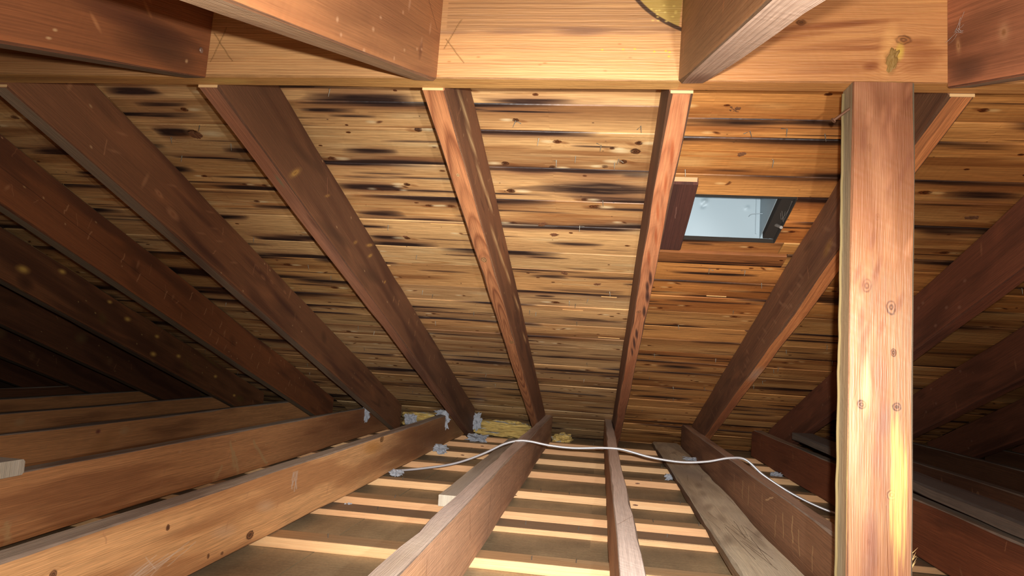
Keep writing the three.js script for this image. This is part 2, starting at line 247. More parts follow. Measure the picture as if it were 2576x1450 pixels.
const rafterTex = {
  R3: timberTexture(51, 2.8, { ...BROWN, blot: 0.35 }, { early: [190, 124, 76], late: [134, 76, 42], con: 0.85, ring: 0.0055, py: 0.022, pz: 0.004, pzs: 0.045, blot: 0.12, knots: [{ u: 0.6, v: 0.016, r: 0.009, c: [206, 150, 92] }, { u: 1.18, v: 0.027, r: 0.009, c: [200, 144, 86] }, { u: 0.24, v: 0.017, r: 0.004, c: [220, 170, 110] }] }, DUSTY, (ctx, at, r) => {
    at(0); for (const [u, v, lu] of [[0.16, 0.082, 0.1], [0.25, 0.076, 0.09], [0.38, 0.078, 0.1], [0.5, 0.094, 0.08], [0.62, 0.066, 0.1], [0.75, 0.08, 0.12], [0.9, 0.1, 0.1], [1.15, 0.12, 0.12], [1.45, 0.113, 0.1]]) { smear(ctx, u, v, lu, 0.014, 0.12, '222,184,130', 0.8); smear(ctx, u + 0.02, v + 0.004, lu * 0.7, 0.006, 0.12, '236,204,150', 0.6); scratch(ctx, u - lu * 0.6, v - 0.01, u + lu * 0.6, v + 0.012, 0.002, '236,200,144', 0.6, r); }
    for (let i = 0; i < 8; i++) smear(ctx, r() * 1.5, 0.03 + r() * 0.1, 0.05, 0.006, 0.1, '70,36,20', 0.5); scars(ctx, r, 26, 2.8); specks(ctx, r, 26, 2.8);
  }),
  R2: timberTexture(52, 2.8, { ...RED, blot: 0.4 }, { early: [150, 92, 60], late: [122, 70, 44], blot: 0.4, dust: 0.15 }, DUSTY, (ctx, at, r) => {
    at(0); chip(ctx, 0.318, 0.04, 0.03, 0.006, 0.75); chip(ctx, 0.71, 0.083, 0.016, 0.004, 0.6); chip(ctx, 0.825, 0.134, 0.03, 0.004, 0.5); chip(ctx, 0.836, 0.108, 0.02, 0.004, 0.6); chip(ctx, 0.50, 0.095, 0.016, 0.003, 0.6); scratch(ctx, 0.49, 0.135, 0.5, 0.09, 0.002, '190,130,100', 0.7, r); chip(ctx, 0.99, 0.099, 0.012, 0.003, 0.7);
    for (const [u, v] of [[1.09, 0.089], [1.15, 0.1], [1.29, 0.091], [1.38, 0.082], [1.53, 0.107], [1.62, 0.07], [1.845, 0.05], [1.7, 0.1], [1.95, 0.08], [2.1, 0.09], [1.4, 0.13]]) scratch(ctx, u, v - 0.01, u + 0.006, v + 0.012, 0.004, '196,150,100', 0.65, r);
    for (let i = 0; i < 8; i++) smear(ctx, r() * 2.4, 0.02 + r() * 0.12, 0.12, 0.016, 0, '92,54,34', 0.4); specks(ctx, r, 16, 2.8);
    at(1); smear(ctx, 0.28, 0.024, 0.03, 0.006, 0, '120,110,80', 0.9); smear(ctx, 0.45, 0.03, 0.05, 0.006, 0, '72,42,26', 0.6); smear(ctx, 0.6, 0.02, 0.3, 0.02, 0, '176,128,104', 0.35);
  }),
  R1: timberTexture(53, 2.8, { ...RED, early: [130, 82, 50], blot: 0.35 }, { early: [140, 112, 84], late: [112, 84, 58], dust: 0.3 }, DUSTY, (ctx, at, r) => {
    at(0); for (const [u, v, s] of [[0.512, 0.041, 1.6], [0.45, 0.06, 1], [0.963, 0.117, 1], [1.007, 0.106, 1], [1.068, 0.117, 0.8], [1.169, 0.127, 0.7]]) { smear(ctx, u, v, 0.022 * s, 0.009 * s, 0, '196,136,92', 0.7); smear(ctx, u, v, 0.008 * s, 0.004 * s, 0, '130,76,44', 0.8); }
    for (let i = 0; i < 10; i++) smear(ctx, 0.05 + r() * 0.8, 0.05 + r() * 0.09, 0.03, 0.004, 0.4, '190,136,96', 0.4); for (let i = 0; i < 9; i++) smear(ctx, 0.6 + r() * 2, 0.02 + r() * 0.1, 0.15, 0.012, 0, '70,38,28', 0.5); scars(ctx, r, 14, 2.8); specks(ctx, r, 18, 2.8);
  }),
  R0: timberTexture(54, 2.8, { ...BROWN, early: [140, 80, 42], blot: 0.35 }, { early: [134, 112, 82], late: [104, 84, 58], dust: 0.3 }, DUSTY, (ctx, at, r) => {
    at(0); for (const [u, v] of [[0.622, 0.099], [0.72, 0.077], [0.87, 0.079], [0.953, 0.055], [1.248, 0.12], [1.348, 0.105], [1.466, 0.098], [1.403, 0.043], [1.453, 0.03], [1.739, 0.066], [1.802, 0.045], [2.129, 0.063], [1.1, 0.06], [1.9, 0.1]]) scratch(ctx, u, v - 0.012, u + 0.012, v + 0.018, 0.004, '198,142,98', 0.65, r);
    scratch(ctx, 0.1, 0.09, 1.6, 0.06, 0.0015, '60,30,18', 0.6, r); scars(ctx, r, 30, 2.8); specks(ctx, r, 20, 2.8);
  }),
  dark: timberTexture(55, 2.8, { early: [136, 84, 48], late: [108, 64, 36], con: 0.2, blot: 0.35 }, { early: [126, 104, 78], late: [98, 80, 56], dust: 0.3 }, DUSTY, (ctx, at, r) => {
    at(0); for (const [u, v, s] of [[0.967, 0.068, 1.5], [1.134, 0.138, 1], [1.389, 0.136, 0.8], [1.502, 0.112, 1.1], [1.693, 0.03, 1.2], [1.704, 0.113, 0.9], [1.875, 0.085, 1], [2.2, 0.09, 0.9], [2.4, 0.05, 0.8]]) { smear(ctx, u, v, 0.026 * s, 0.012 * s, 0.3, '226,176,84', 0.9); smear(ctx, u, v, 0.014 * s, 0.007 * s, 0.3, '236,190,96', 0.9); }
    scars(ctx, r, 14, 2.8); specks(ctx, r, 12, 2.8, '226,196,120'); mottle(ctx, r, 14, 2.8, ['120,96,44', '70,40,24'], 0.5);
  }),
  black: timberTexture(59, 2.8, { early: [116, 70, 42], late: [90, 52, 30], con: 0.2, blot: 0.4 }, { early: [126, 104, 78], late: [98, 80, 56], dust: 0.3 }, DUSTY, (ctx, at, r) => { at(0); smear(ctx, 1.75, 0.1, 0.05, 0.03, 0.4, '150,124,70', 0.5); smear(ctx, 1.95, 0.06, 0.03, 0.02, 1, '150,110,70', 0.5); scars(ctx, r, 10, 2.8); specks(ctx, r, 8, 2.8, '206,176,110'); }),
  R4: timberTexture(56, 2.8, { early: [124, 80, 48], late: [100, 60, 34], blot: 0.25 }, { early: [190, 122, 78], late: [152, 86, 50], con: 0.6, ring: 0.006, pz: 0.006, py: 0.012, pzs: 0.04, blot: 0.2, blotCol: [168, 78, 36], knots: [{ u: 0.874, v: 0.012, r: 0.007, c: [200, 128, 80] }] }, DUSTY, (ctx, at, r) => {
    at(1); for (const [u, v, lu, lv] of [[0.66, 0.028, 0.05, 0.006], [0.71, 0.024, 0.04, 0.006], [0.77, 0.03, 0.05, 0.008], [0.87, 0.029, 0.05, 0.007], [1.04, 0.02, 0.05, 0.006], [1.12, 0.018, 0.07, 0.005], [1.2, 0.016, 0.05, 0.004]]) { smear(ctx, u, v, lu, lv, 0.1, '58,32,24', 0.8); smear(ctx, u, v, lu * 0.8, lv * 0.8, 0.1, '58,32,24', 0.6); }
    for (let i = 0; i < 5; i++) smear(ctx, 0.15 + i * 0.1, 0.012 + 0.012 * r(), 0.05, 0.005, 0.1, '150,64,26', 0.6); smear(ctx, 2.0, 0.02, 0.9, 0.03, 0, '112,62,40', 0.5);
  }),
  R5: timberTexture(57, 2.8, { early: [126, 84, 54], late: [98, 62, 38], blot: 0.3 }, { early: [208, 128, 70], late: [168, 92, 46], blot: 0.15 }, DUSTY, (ctx, at, r) => {
    at(0); smear(ctx, 0.55, 0.04, 0.04, 0.02, 0, '160,116,50', 0.7); for (let i = 0; i < 26; i++) { const u = 0.5 + r() * 1.6, v = 0.02 + r() * 0.1; smear(ctx, u, v, 0.02 + 0.03 * r(), 0.006, 0.6, '176,138,104', 0.35); } scars(ctx, r, 20, 2.8);
    at(1); smear(ctx, 1.35, 0.02, 0.1, 0.03, 0, '190,170,160', 0.6); smear(ctx, 1.8, 0.02, 0.5, 0.03, 0, '120,62,40', 0.5);
  }),
  right: timberTexture(58, 2.8, { early: [132, 76, 50], late: [106, 56, 36], con: 0.2, blot: 0.35 }, { early: [150, 84, 54], late: [118, 60, 38], blot: 0.3 }, DUSTY, (ctx, at, r) => {
    at(0); for (let i = 0; i < 14; i++) smear(ctx, 0.3 + r() * 2.2, 0.02 + r() * 0.12, 0.012, 0.006, 0.4, '190,148,124', 0.5); scars(ctx, r, 10, 2.8);
  }),
};
const nearTex = [  // middle two: light from beneath is put into the underside colours
  timberTexture(61, 1.2, { early: [140, 82, 46], late: [104, 58, 32], con: 0.2, fibre: 0.06, blot: 0.35, blotCol: [80, 42, 24] }, { early: [122, 104, 84], late: [100, 82, 62], dust: 0.3 }, DUSTY, (ctx, at, r) => { at(0); smear(ctx, 0.16, 0.06, 0.16, 0.02, 0.1, '66,34,22', 0.7); smear(ctx, 0.1, 0.03, 0.09, 0.03, 0.3, '60,36,24', 0.5); for (let i = 0; i < 8; i++) smear(ctx, r() * 0.8, 0.04 + r() * 0.1, 0.02, 0.004, 0.8, '212,150,96', 0.5); specks(ctx, r, 10, 1.2); }),
  timberTexture(62, 1.2, { early: [178, 122, 78], late: [152, 98, 58], con: 0.16, fibre: 0.06, blot: 0.4, blotCol: [124, 76, 50] }, { early: [206, 172, 134], late: [184, 146, 108], dust: 0.3, dustCol: [190, 172, 152] }, DUSTY, (ctx, at, r) => { at(0); for (const [u, v] of [[0.06, 0.075], [0.1, 0.045], [0.17, 0.09]]) { smear(ctx, u, v, 0.006, 0.013, 0.2, '206,160,124', 0.9); } scratch(ctx, 0.14, 0.15, 0.02, 0.08, 0.001, '60,30,20', 0.9, r); smear(ctx, 0.1, 0.035, 0.01, 0.018, 0.2, '90,46,30', 0.6); specks(ctx, r, 24, 0.6, '224,180,140'); }),
  timberTexture(63, 1.2, { early: [140, 108, 74], late: [112, 84, 54], con: 0.35, blot: 0.3, blotCol: [86, 62, 42] }, { early: [226, 196, 172], late: [150, 112, 90], dust: 0.35, dustCol: [190, 166, 148] }, DUSTY, (ctx, at, r) => { at(0); scars(ctx, r, 24, 1.2); at(1); smear(ctx, 0.05, 0.02, 0.1, 0.03, 0, '112,70,54', 0.6); }),
  timberTexture(64, 1.2, { early: [172, 108, 72], late: [140, 82, 52], con: 0.2, blot: 0.35 }, DUSTY, DUSTY, (ctx, at, r) => { at(0); chip(ctx, 0.03, 0.06, 0.006, 0.012, 0.2, '190,146,100'); chip(ctx, 0.14, 0.06, 0.012, 0.014, 0.2, '186,136,96'); smear(ctx, 0.05, 0.02, 0.06, 0.02, 0, '74,46,36', 0.7); scars(ctx, r, 16, 1.2); }),
];
const JL = 3.2;   // joist textures start at z = -0.8
const joistTex = {
  A: timberTexture(71, JL, { ...HONEY, blot: 0.3, blotCol: [150, 92, 50], knots: [{ u: 0.356, v: 0.12, r: 0.006, e: 0.9, c: [150, 96, 58] }, { u: 0.66, v: 0.022, r: 0.011, c: [160, 104, 62] }, { u: 0.101, v: 0.114, r: 0.008, e: 0.9, c: [176, 120, 78] }, { u: 0.499, v: 0.021, r: 0.006, e: 0.8, c: [170, 114, 70] }, { u: 0.55, v: 0.011, r: 0.004, c: [170, 114, 70] }, { u: 1.54, v: 0.15, r: 0.014, c: [196, 140, 80] }] }, DUSTY, { ...DUSTY, early: [196, 176, 150] }, (ctx, at, r) => {
    at(0); for (let i = 0; i < 4; i++) { scratch(ctx, 0.85 + i * 0.008, 0.14, 0.85 + i * 0.008, 0.085 + r() * 0.02, 0.006, '206,190,180', 0.55, r); } for (const [u, v] of [[0.55, 0.06], [0.72, 0.08], [0.3, 0.05], [0.2, 0.05]]) smear(ctx, u, v, 0.06, 0.02, -0.2, '226,196,166', 0.4); for (let i = 0; i < 12; i++) scratch(ctx, 0.22 + r() * 0.15, 0.03 + r() * 0.02, 0.3 + r() * 0.15, 0.05 + r() * 0.03, 0.002, '232,214,196', 0.5, r);
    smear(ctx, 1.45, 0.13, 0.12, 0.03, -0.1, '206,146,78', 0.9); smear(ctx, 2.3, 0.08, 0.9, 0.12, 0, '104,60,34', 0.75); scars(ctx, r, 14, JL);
  }),
  B: timberTexture(72, JL, { early: [214, 150, 94], late: [186, 122, 72], con: 0.4, blot: 0.25, blotCol: [126, 72, 40] }, DUSTY, { ...DUSTY, early: [184, 164, 136] }, (ctx, at, r) => {
    at(0); for (const [u, v, u2, v2] of [[1.29, 0.048, 1.256, 0.005], [1.357, 0.09, 1.398, 0.007], [1.482, 0.115, 1.59, 0.013], [1.33, 0.13, 1.37, 0.03], [0.49, 0.051, 0.5, 0.01]]) { for (let k = 0; k < 3; k++) scratch(ctx, u, v, u2, v2, 0.014 - k * 0.004, '208,166,112', 0.4, r); }
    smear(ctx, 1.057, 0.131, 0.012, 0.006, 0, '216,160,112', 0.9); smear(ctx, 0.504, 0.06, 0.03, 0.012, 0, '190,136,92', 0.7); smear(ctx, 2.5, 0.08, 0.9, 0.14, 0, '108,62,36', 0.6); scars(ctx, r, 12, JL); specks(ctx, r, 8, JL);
  }),
  C3: timberTexture(73, JL, { early: [208, 144, 88], late: [180, 118, 68], con: 0.4, blot: 0.25 }, DUSTY, { ...DUSTY, early: [164, 146, 120] }, (ctx, at, r) => { at(0); smear(ctx, 1.4, 0.124, 0.03, 0.02, 0, '200,156,108', 0.8); smear(ctx, 1.275, 0.135, 0.014, 0.01, 0, '110,56,50', 0.9); smear(ctx, 1.3, 0.08, 0.1, 0.05, 0.6, '176,120,68', 0.5); scars(ctx, r, 10, JL); }),
  C: timberTexture(74, JL, { early: [204, 158, 122], late: [178, 128, 94], con: 0.4, blot: 0.25, blotCol: [110, 70, 48] }, DUSTY, { early: [206, 182, 166], late: [186, 160, 144], con: 0.4, dust: 0.45, dustCol: [200, 186, 176] }, (ctx, at, r) => {
    at(0); for (let i = 0; i < 34; i++) { const u = 0.2 + r() * 1.7, v = 0.1 + r() * 0.05; scratch(ctx, u, v, u + (r() - 0.5) * 0.03, v - 0.05 - r() * 0.05, 0.006, i % 3 ? '206,168,128' : '122,80,56', 0.3, r); } smear(ctx, 0.15, 0.09, 0.16, 0.08, 0, '236,176,120', 0.6);
    at(2); smear(ctx, 0.2, 0.02, 0.3, 0.03, 0, '196,176,146', 0.5); for (let i = 0; i < 16; i++) scratch(ctx, r() * 3, r() * 0.038, r() * 3, r() * 0.038, 0.0006, '196,176,160', 0.12, r);
  }),
  N: timberTexture(75, JL, { early: [186, 140, 100], late: [158, 110, 74], con: 0.4, blot: 0.2 }, DUSTY, { early: [206, 184, 168], late: [188, 164, 148], con: 0.4, dust: 0.45, dustCol: [202, 188, 178] }, (ctx, at, r) => { at(2); scratch(ctx, 0.53, 0.002, 0.62, 0.036, 0.001, '120,96,80', 0.8, r); scratch(ctx, 0.62, 0.004, 0.55, 0.03, 0.0015, '190,170,150', 0.8, r); }),
  D: timberTexture(76, JL, { early: [156, 110, 76], late: [130, 88, 58], con: 0.4, blot: 0.25 }, DUSTY, { early: [192, 156, 128], late: [166, 128, 100], dust: 0.3, dustCol: [190, 162, 138] }, (ctx, at, r) => {
    at(0); for (const [u, v, w] of [[1.457, 0.12, 0.007], [1.371, 0.12, 0.006], [0.9, 0.13, 0.008], [0.985, 0.12, 0.006], [1.05, 0.1, 0.005], [0.85, 0.11, 0.005], [1.2, 0.13, 0.004], [1.6, 0.12, 0.004], [0.75, 0.1, 0.004]]) scratch(ctx, u, v, u + (r() - 0.5) * 0.02, v - 0.06, w, '214,176,122', 0.6, r); scratch(ctx, 1.16, 0.12, 1.08, 0.142, 0.005, '220,180,130', 0.7, r); scars(ctx, r, 20, JL);
    at(2); scratch(ctx, 0.9, 0.004, 0.75, 0.03, 0.002, '210,170,130', 0.7, r);
  }),
  E: timberTexture(77, JL, { early: [158, 88, 52], late: [124, 64, 36], blot: 0.25 }, DUSTY, { ...DUSTY, early: [150, 118, 88] }, (ctx, at, r) => { at(0); smear(ctx, 0.5, 0.08, 0.06, 0.02, 0, '206,160,128', 0.6); smear(ctx, 0.2, 0.07, 0.12, 0.05, 0, '196,124,76', 0.6); scars(ctx, r, 12, JL); }),
  G: timberTexture(78, JL, { early: [122, 78, 50], late: [96, 58, 36], blot: 0.25 }, DUSTY, { ...DUSTY, early: [132, 108, 86] }, (ctx, at, r) => { at(0); for (const u of [0.9, 1.3, 1.6]) { scratch(ctx, u, 0.12, u + 0.02, 0.02, 0.016, '176,136,92', 0.5, r); } scars(ctx, r, 14, JL); }),
};
const mats = new Map(), matOf = (t, rough = 0.72, bump = 0.0012) => { if (!mats.has(t)) mats.set(t, woodMat(t, rough, bump)); return mats.get(t); };
const bandsOf = (t) => ({ side: t.bands[0], bottom: t.bands[1], top: t.bands[2], L: t.L });

// ------------------------------------------------------------------ the setting: roof boards
const ceiling = group('ceiling'); tag(ceiling, null, null, null, 'structure');
const boardRand = rng(99);
function board(x0, x1, s0, s1, { tint = [1, 1, 1], off = 0, thick = 0.0165, parent = ceiling, mat = null, seen = -1 } = {}) {
  off += 0.0025; const r = boardRand, xm = (x0 + x1) / 2, q0 = r(), k = seen >= 0 ? 5 : s0 > 2.35 && Math.abs(xm) < 1.1 ? (q0 < 0.35 ? 0 : q0 < 0.75 ? 1 : 2) : xm < -0.35 || xm > 1.0 || s0 > 2.6 ? (q0 < 0.45 ? 2 : q0 < 0.85 ? 3 : 1) : xm > 0.15 ? (q0 < 0.7 ? 4 : 1) : (q0 < 0.45 ? 0 : q0 < 0.8 ? 1 : 2), row = deckTex[k].bands[seen >= 0 ? seen : Math.floor(r() * 8)], nx = Math.max(4, Math.round((x1 - x0) * 7)), flip = r() < 0.5 && seen < 0, seed = r() * 50;
  const gap = 0.0007 + 0.0012 * r(); s0 += gap; s1 -= gap; x0 += 0.001; x1 -= 0.001;
  const cup = (r() - 0.3) * 0.0036, bev = 0.0008 + 0.0014 * r();
  // section in (s, n): top edge, lower bevels, the face in three rows
  const w = s1 - s0, sec = [[0, thick], [0, bev], [bev, 0], [w * 0.25, -cup * 0.75], [w * 0.5, -cup], [w * 0.75, -cup * 0.75], [w - bev, 0], [w, bev], [w, thick]], LS = sec.length - 1;
  const pos = [], uv = [], col = [], idx = [], du = x1 - x0, uo = seen >= 0 ? x0 + 1.93 : r() * Math.max(0, 2.05 - du);
  const strip = (a, b) => {
    const q = pos.length / 3;
    for (let i = 0; i <= nx; i++) {
      const x = x0 + du * i / nx, wv = off + 0.0018 * (vn1(x * 3, seed) - 0.5);
      for (const m of [a, b]) {
        const e = sec[m], jag = m === 1 || m === 2 || m === LS - 2 || m === LS - 1 ? 0.0008 * (vn1(x * 25, seed + m) - 0.5) : 0;
        const P = onDeck(x, s0 + e[0] + jag, e[1] + wv); pos.push(P.x, P.y, P.z);
        const f = Math.min(1, Math.max(0, e[0] / 0.14)); uv.push((flip ? uo + du - (x - x0) : uo + x - x0) / 2.05, row.v0 + (row.v1 - row.v0) * (w < 0.13 && flip ? 1 - f : f));
        col.push(...tint);
      }
    }
    for (let i = 0; i < nx; i++) { const p = q + i * 2; idx.push(p, p + 2, p + 1, p + 1, p + 2, p + 3); }
  };
  const face = () => {
    const q = pos.length / 3, rows = LS - 3;
    for (let i = 0; i <= nx; i++) for (let m = 2; m <= LS - 2; m++) {
      const x = x0 + du * i / nx, e = sec[m], edge = m === 2 || m === LS - 2, P = onDeck(x, s0 + e[0] + (edge ? 0.0008 * (vn1(x * 25, seed + m) - 0.5) : 0), e[1] + off + 0.0018 * (vn1(x * 3, seed) - 0.5)), f = Math.min(1, Math.max(0, e[0] / 0.14));
      pos.push(P.x, P.y, P.z); uv.push((flip ? uo + du - (x - x0) : uo + x - x0) / 2.05, row.v0 + (row.v1 - row.v0) * (w < 0.13 && flip ? 1 - f : f)); col.push(...tint);
    }
    for (let i = 0; i < nx; i++) for (let m = 0; m < rows - 1; m++) { const a = q + i * rows + m, b = a + rows; idx.push(a, b, a + 1, a + 1, b, b + 1); }
  };
  for (let m = 0; m < LS; m++) { if (m < 2 || m >= LS - 2) strip(m, m + 1); }
  face();
  for (const e of [0, 1]) { const q = pos.length / 3, x = e ? x1 : x0; for (const c of sec) { const P = onDeck(x, s0 + c[0], c[1] + off); pos.push(P.x, P.y, P.z); uv.push(uo / 2.05, row.v0); col.push(...tint); } for (let m = 1; m < LS; m++) if (e) idx.push(q, q + m, q + m + 1); else idx.push(q, q + m + 1, q + m); }
  const G = new THREE.BufferGeometry(); G.setAttribute('position', new THREE.Float32BufferAttribute(pos, 3)); G.setAttribute('uv', new THREE.Float32BufferAttribute(uv, 2)); G.setAttribute('color', new THREE.Float32BufferAttribute(col, 3)); G.setIndex(idx); G.computeVertexNormals();
  return mesh('board', G, mat || deckMat[k], parent);
}
const XL = -3.5, XR = 3.3, S_END = 4.6;
const HOLE = { x0: 0.1976, x1: 0.4397, s0: 1.732, s1: 1.9543 };
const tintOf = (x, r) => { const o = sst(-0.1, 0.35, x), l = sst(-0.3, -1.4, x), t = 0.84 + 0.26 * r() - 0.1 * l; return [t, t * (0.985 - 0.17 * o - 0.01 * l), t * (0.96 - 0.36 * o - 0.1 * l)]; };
{
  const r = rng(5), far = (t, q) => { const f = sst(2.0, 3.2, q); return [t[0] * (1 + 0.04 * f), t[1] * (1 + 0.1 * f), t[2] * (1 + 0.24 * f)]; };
  const left = [1.09, 1.1856, 1.319, 1.4079, 1.4968, 1.6351, 1.7804, 1.9098, 2.0659, 2.1815, 2.3485, 2.469, 2.5797, 2.6508, 2.7773]; while (left[left.length - 1] < S_END) left.push(left[left.length - 1] + 0.1 + 0.045 * r());
  const cutsL = [0.1087, -0.2954, -0.6965, -1.1016, -1.4978, -1.9217, -2.3267, -2.7269, -3.1221, XL];
  for (let i = 0; i + 1 < left.length; i++) {
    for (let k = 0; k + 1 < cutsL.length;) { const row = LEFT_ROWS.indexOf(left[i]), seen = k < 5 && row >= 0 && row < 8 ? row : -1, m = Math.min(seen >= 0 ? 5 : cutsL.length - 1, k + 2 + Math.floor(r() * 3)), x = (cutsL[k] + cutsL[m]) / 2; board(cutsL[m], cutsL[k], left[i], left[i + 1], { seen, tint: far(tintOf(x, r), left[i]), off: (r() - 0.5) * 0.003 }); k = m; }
  }
  const right = [1.09, 1.1955, 1.319, 1.4415, 1.5047, 1.644, 1.732, 1.8426, 1.9543, 2.0195, 2.0876, 2.2131, 2.3317]; while (right[right.length - 1] < S_END) right.push(right[right.length - 1] + 0.1 + 0.045 * r());
  const cutsR = [0.1087, 0.5157, 0.9129, 1.2982, 1.6796, 2.0649, 2.4502, 2.8652, XR];
  for (let i = 0; i + 1 < right.length; i++) {
    const s0 = right[i], s1 = right[i + 1];
    let k = 0;
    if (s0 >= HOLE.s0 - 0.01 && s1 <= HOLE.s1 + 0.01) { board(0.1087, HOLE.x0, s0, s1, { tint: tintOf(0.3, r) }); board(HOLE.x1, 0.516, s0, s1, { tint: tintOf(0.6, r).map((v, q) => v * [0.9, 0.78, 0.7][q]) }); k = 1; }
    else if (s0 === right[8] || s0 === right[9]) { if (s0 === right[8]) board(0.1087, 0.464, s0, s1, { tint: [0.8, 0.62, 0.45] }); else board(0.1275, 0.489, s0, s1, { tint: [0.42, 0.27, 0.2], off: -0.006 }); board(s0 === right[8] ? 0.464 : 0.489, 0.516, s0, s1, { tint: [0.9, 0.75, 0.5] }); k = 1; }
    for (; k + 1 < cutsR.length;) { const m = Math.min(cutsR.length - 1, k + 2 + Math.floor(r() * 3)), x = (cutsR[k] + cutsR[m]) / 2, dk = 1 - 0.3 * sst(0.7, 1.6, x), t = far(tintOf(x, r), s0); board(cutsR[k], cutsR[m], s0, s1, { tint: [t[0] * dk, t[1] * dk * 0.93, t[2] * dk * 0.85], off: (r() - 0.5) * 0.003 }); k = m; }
  }
  // felt and shingles above the boards, with the vent's hole
  const sh = new THREE.Shape([[XL, 1.0], [XR, 1.0], [XR, S_END + 0.1], [XL, S_END + 0.1]].map((p) => new THREE.Vector2(...p)));
  sh.holes.push(new THREE.Path([[HOLE.x0, HOLE.s0], [HOLE.x0, HOLE.s1], [HOLE.x1, HOLE.s1], [HOLE.x1, HOLE.s0]].map((p) => new THREE.Vector2(...p))));
  const g = new THREE.ExtrudeGeometry(sh, { depth: 0.02, bevelEnabled: false }), p = g.attributes.position;
  for (let i = 0; i < p.count; i++) { const P = onDeck(p.getX(i), p.getY(i), 0.0205 + p.getZ(i)); p.setXYZ(i, P.x, P.y, P.z); } g.computeVertexNormals();
  mesh('roofing', g, new THREE.MeshStandardMaterial({ color: 0x1a1713, roughness: 0.95, side: THREE.DoubleSide }), ceiling);
}
// torn knots standing proud of the boards, and strips of split wood hanging at the joints
{
  const m = new THREE.MeshStandardMaterial({ color: 0x6d4324, roughness: 0.85 }), pale = new THREE.MeshStandardMaterial({ color: 0xd9a868, roughness: 0.75 }), r = rng(41);
  for (const [x, s, a, b] of [[-0.965, 1.535, 0.014, 0.011], [-0.169, 1.9, 0.012, 0.007], [-0.14, 1.955, 0.012, 0.008], [0.236, 1.41, 0.012, 0.009], [-0.572, 2.0, 0.008, 0.005], [0.846, 1.79, 0.014, 0.007], [0.28, 1.56, 0.009, 0.005], [0.503, 2.6, 0.01, 0.006], [-0.784, 1.63, 0.009, 0.006], [-0.02, 2.27, 0.012, 0.006], [-0.12, 2.2, 0.012, 0.006]]) {
    const o = mesh('knot', lump(a, 0.0028, b, x * 30 + s, 0.7, 4, 3), m, ceiling); o.position.copy(onDeck(x, s, 0.0015)); o.rotation.set(-0.3115, 0, 0); o.rotateY(r() * 1.2 - 0.6);
  }
  for (const [x, s, l] of [[-0.43, 1.917, 0.1], [0.03, 2.745, 0.08], [0.02, 2.36, 0.05], [-0.1, 2.49, 0.07], [0.35, 2.31, 0.06], [-0.7, 2.2, 0.06]]) { const o = mesh('splinter', new THREE.BoxGeometry(l, 0.002, 0.004), pale, ceiling); o.position.copy(onDeck(x, s, -0.002)); o.rotation.set(-0.3115, 0.02 * (r() - 0.5), 0.03 * (r() - 0.5)); }
}
// nails driven through the roof boards, tips showing
{
  const r = rng(77), m = new THREE.MeshStandardMaterial({ color: 0x8d8778, roughness: 0.45, metalness: 0.7 });
  const g = new THREE.CylinderGeometry(0.0013, 0.0005, 0.016, 6); g.translate(0, -0.008, 0);
  const splinter = new THREE.ConeGeometry(0.0011, 0.014, 4); splinter.rotateZ(1.5); splinter.translate(0.006, -0.001, 0);
  const both = mergeGeometries([g.clone(), splinter]);
  const spans = [-3.142, -2.747, -2.3465, -1.9414, -1.5166, -1.1199, -0.7133, -0.3142, 0.0889, 0.4999, 0.8941, 1.2824, 1.67];
  const add = (x, s, withSplinter) => { if (spans.some((q) => x > q - 0.02 && x < q + 0.057)) return; const o = mesh('nail', withSplinter ? both : g, m, ceiling); o.position.copy(onDeck(x, s, 0.001)); o.rotation.set((r() - 0.5) * 0.7 + 0.1, r() * 6, (r() - 0.5) * 0.7); };
  for (const [x, s] of [[-0.02, 1.54], [-0.155, 1.52], [0.02, 1.59], [-0.12, 1.6], [-0.2, 1.46], [0.06, 1.47], [-0.34, 1.71], [-0.11, 2.42], [-0.09, 2.44], [-0.07, 1.9], [0.3, 2.125], [0.4, 2.125], [0.35, 1.47], [0.28, 1.48]]) add(x, s, true);
  for (let i = 0; i < 130; i++) { const x = -2.0 + r() * 3.6, s = 1.25 + r() * 2.6; if (x > 0.14 && x < 0.5 && s > 1.7 && s < 2.1) continue; add(x, s, r() < 0.35); }
}
// the near slope of the roof (behind the lens), the other shell walls
{
  const shell = new THREE.MeshStandardMaterial({ color: 0x8a5c34, roughness: 0.9 }), darkShell = new THREE.MeshStandardMaterial({ color: 0x4a3423, roughness: 0.95 });
  const slab = (name, x0, x1, y0, y1, z0, z1, m) => tag(mesh(name, new THREE.BoxGeometry(x1 - x0, y1 - y0, z1 - z0).translate((x0 + x1) / 2, (y0 + y1) / 2, (z0 + z1) / 2), m), null, null, null, 'structure');
  const g = new THREE.BoxGeometry(XR - XL, 0.04, 3.6), near = mesh('ceiling', g, shell); near.rotation.x = 0.31154; near.position.set((XR + XL) / 2, DK + 0.035 + 0.02 - TAN * 1.7, -1.035 + 1.7); tag(near, null, null, null, 'structure');
  slab('wall_left', XL - 0.05, XL + 0.01, FL - 0.05, 0.75, -4.46, 2.2, darkShell); slab('wall_right', XR - 0.01, XR + 0.05, FL - 0.05, 0.75, -4.46, 2.2, darkShell);
  slab('wall_far', XL, XR, FL - 0.05, -0.42, -4.46, -4.4, darkShell); slab('wall_back', XL, XR, FL - 0.05, -0.32, 2.1, 2.16, darkShell);
}
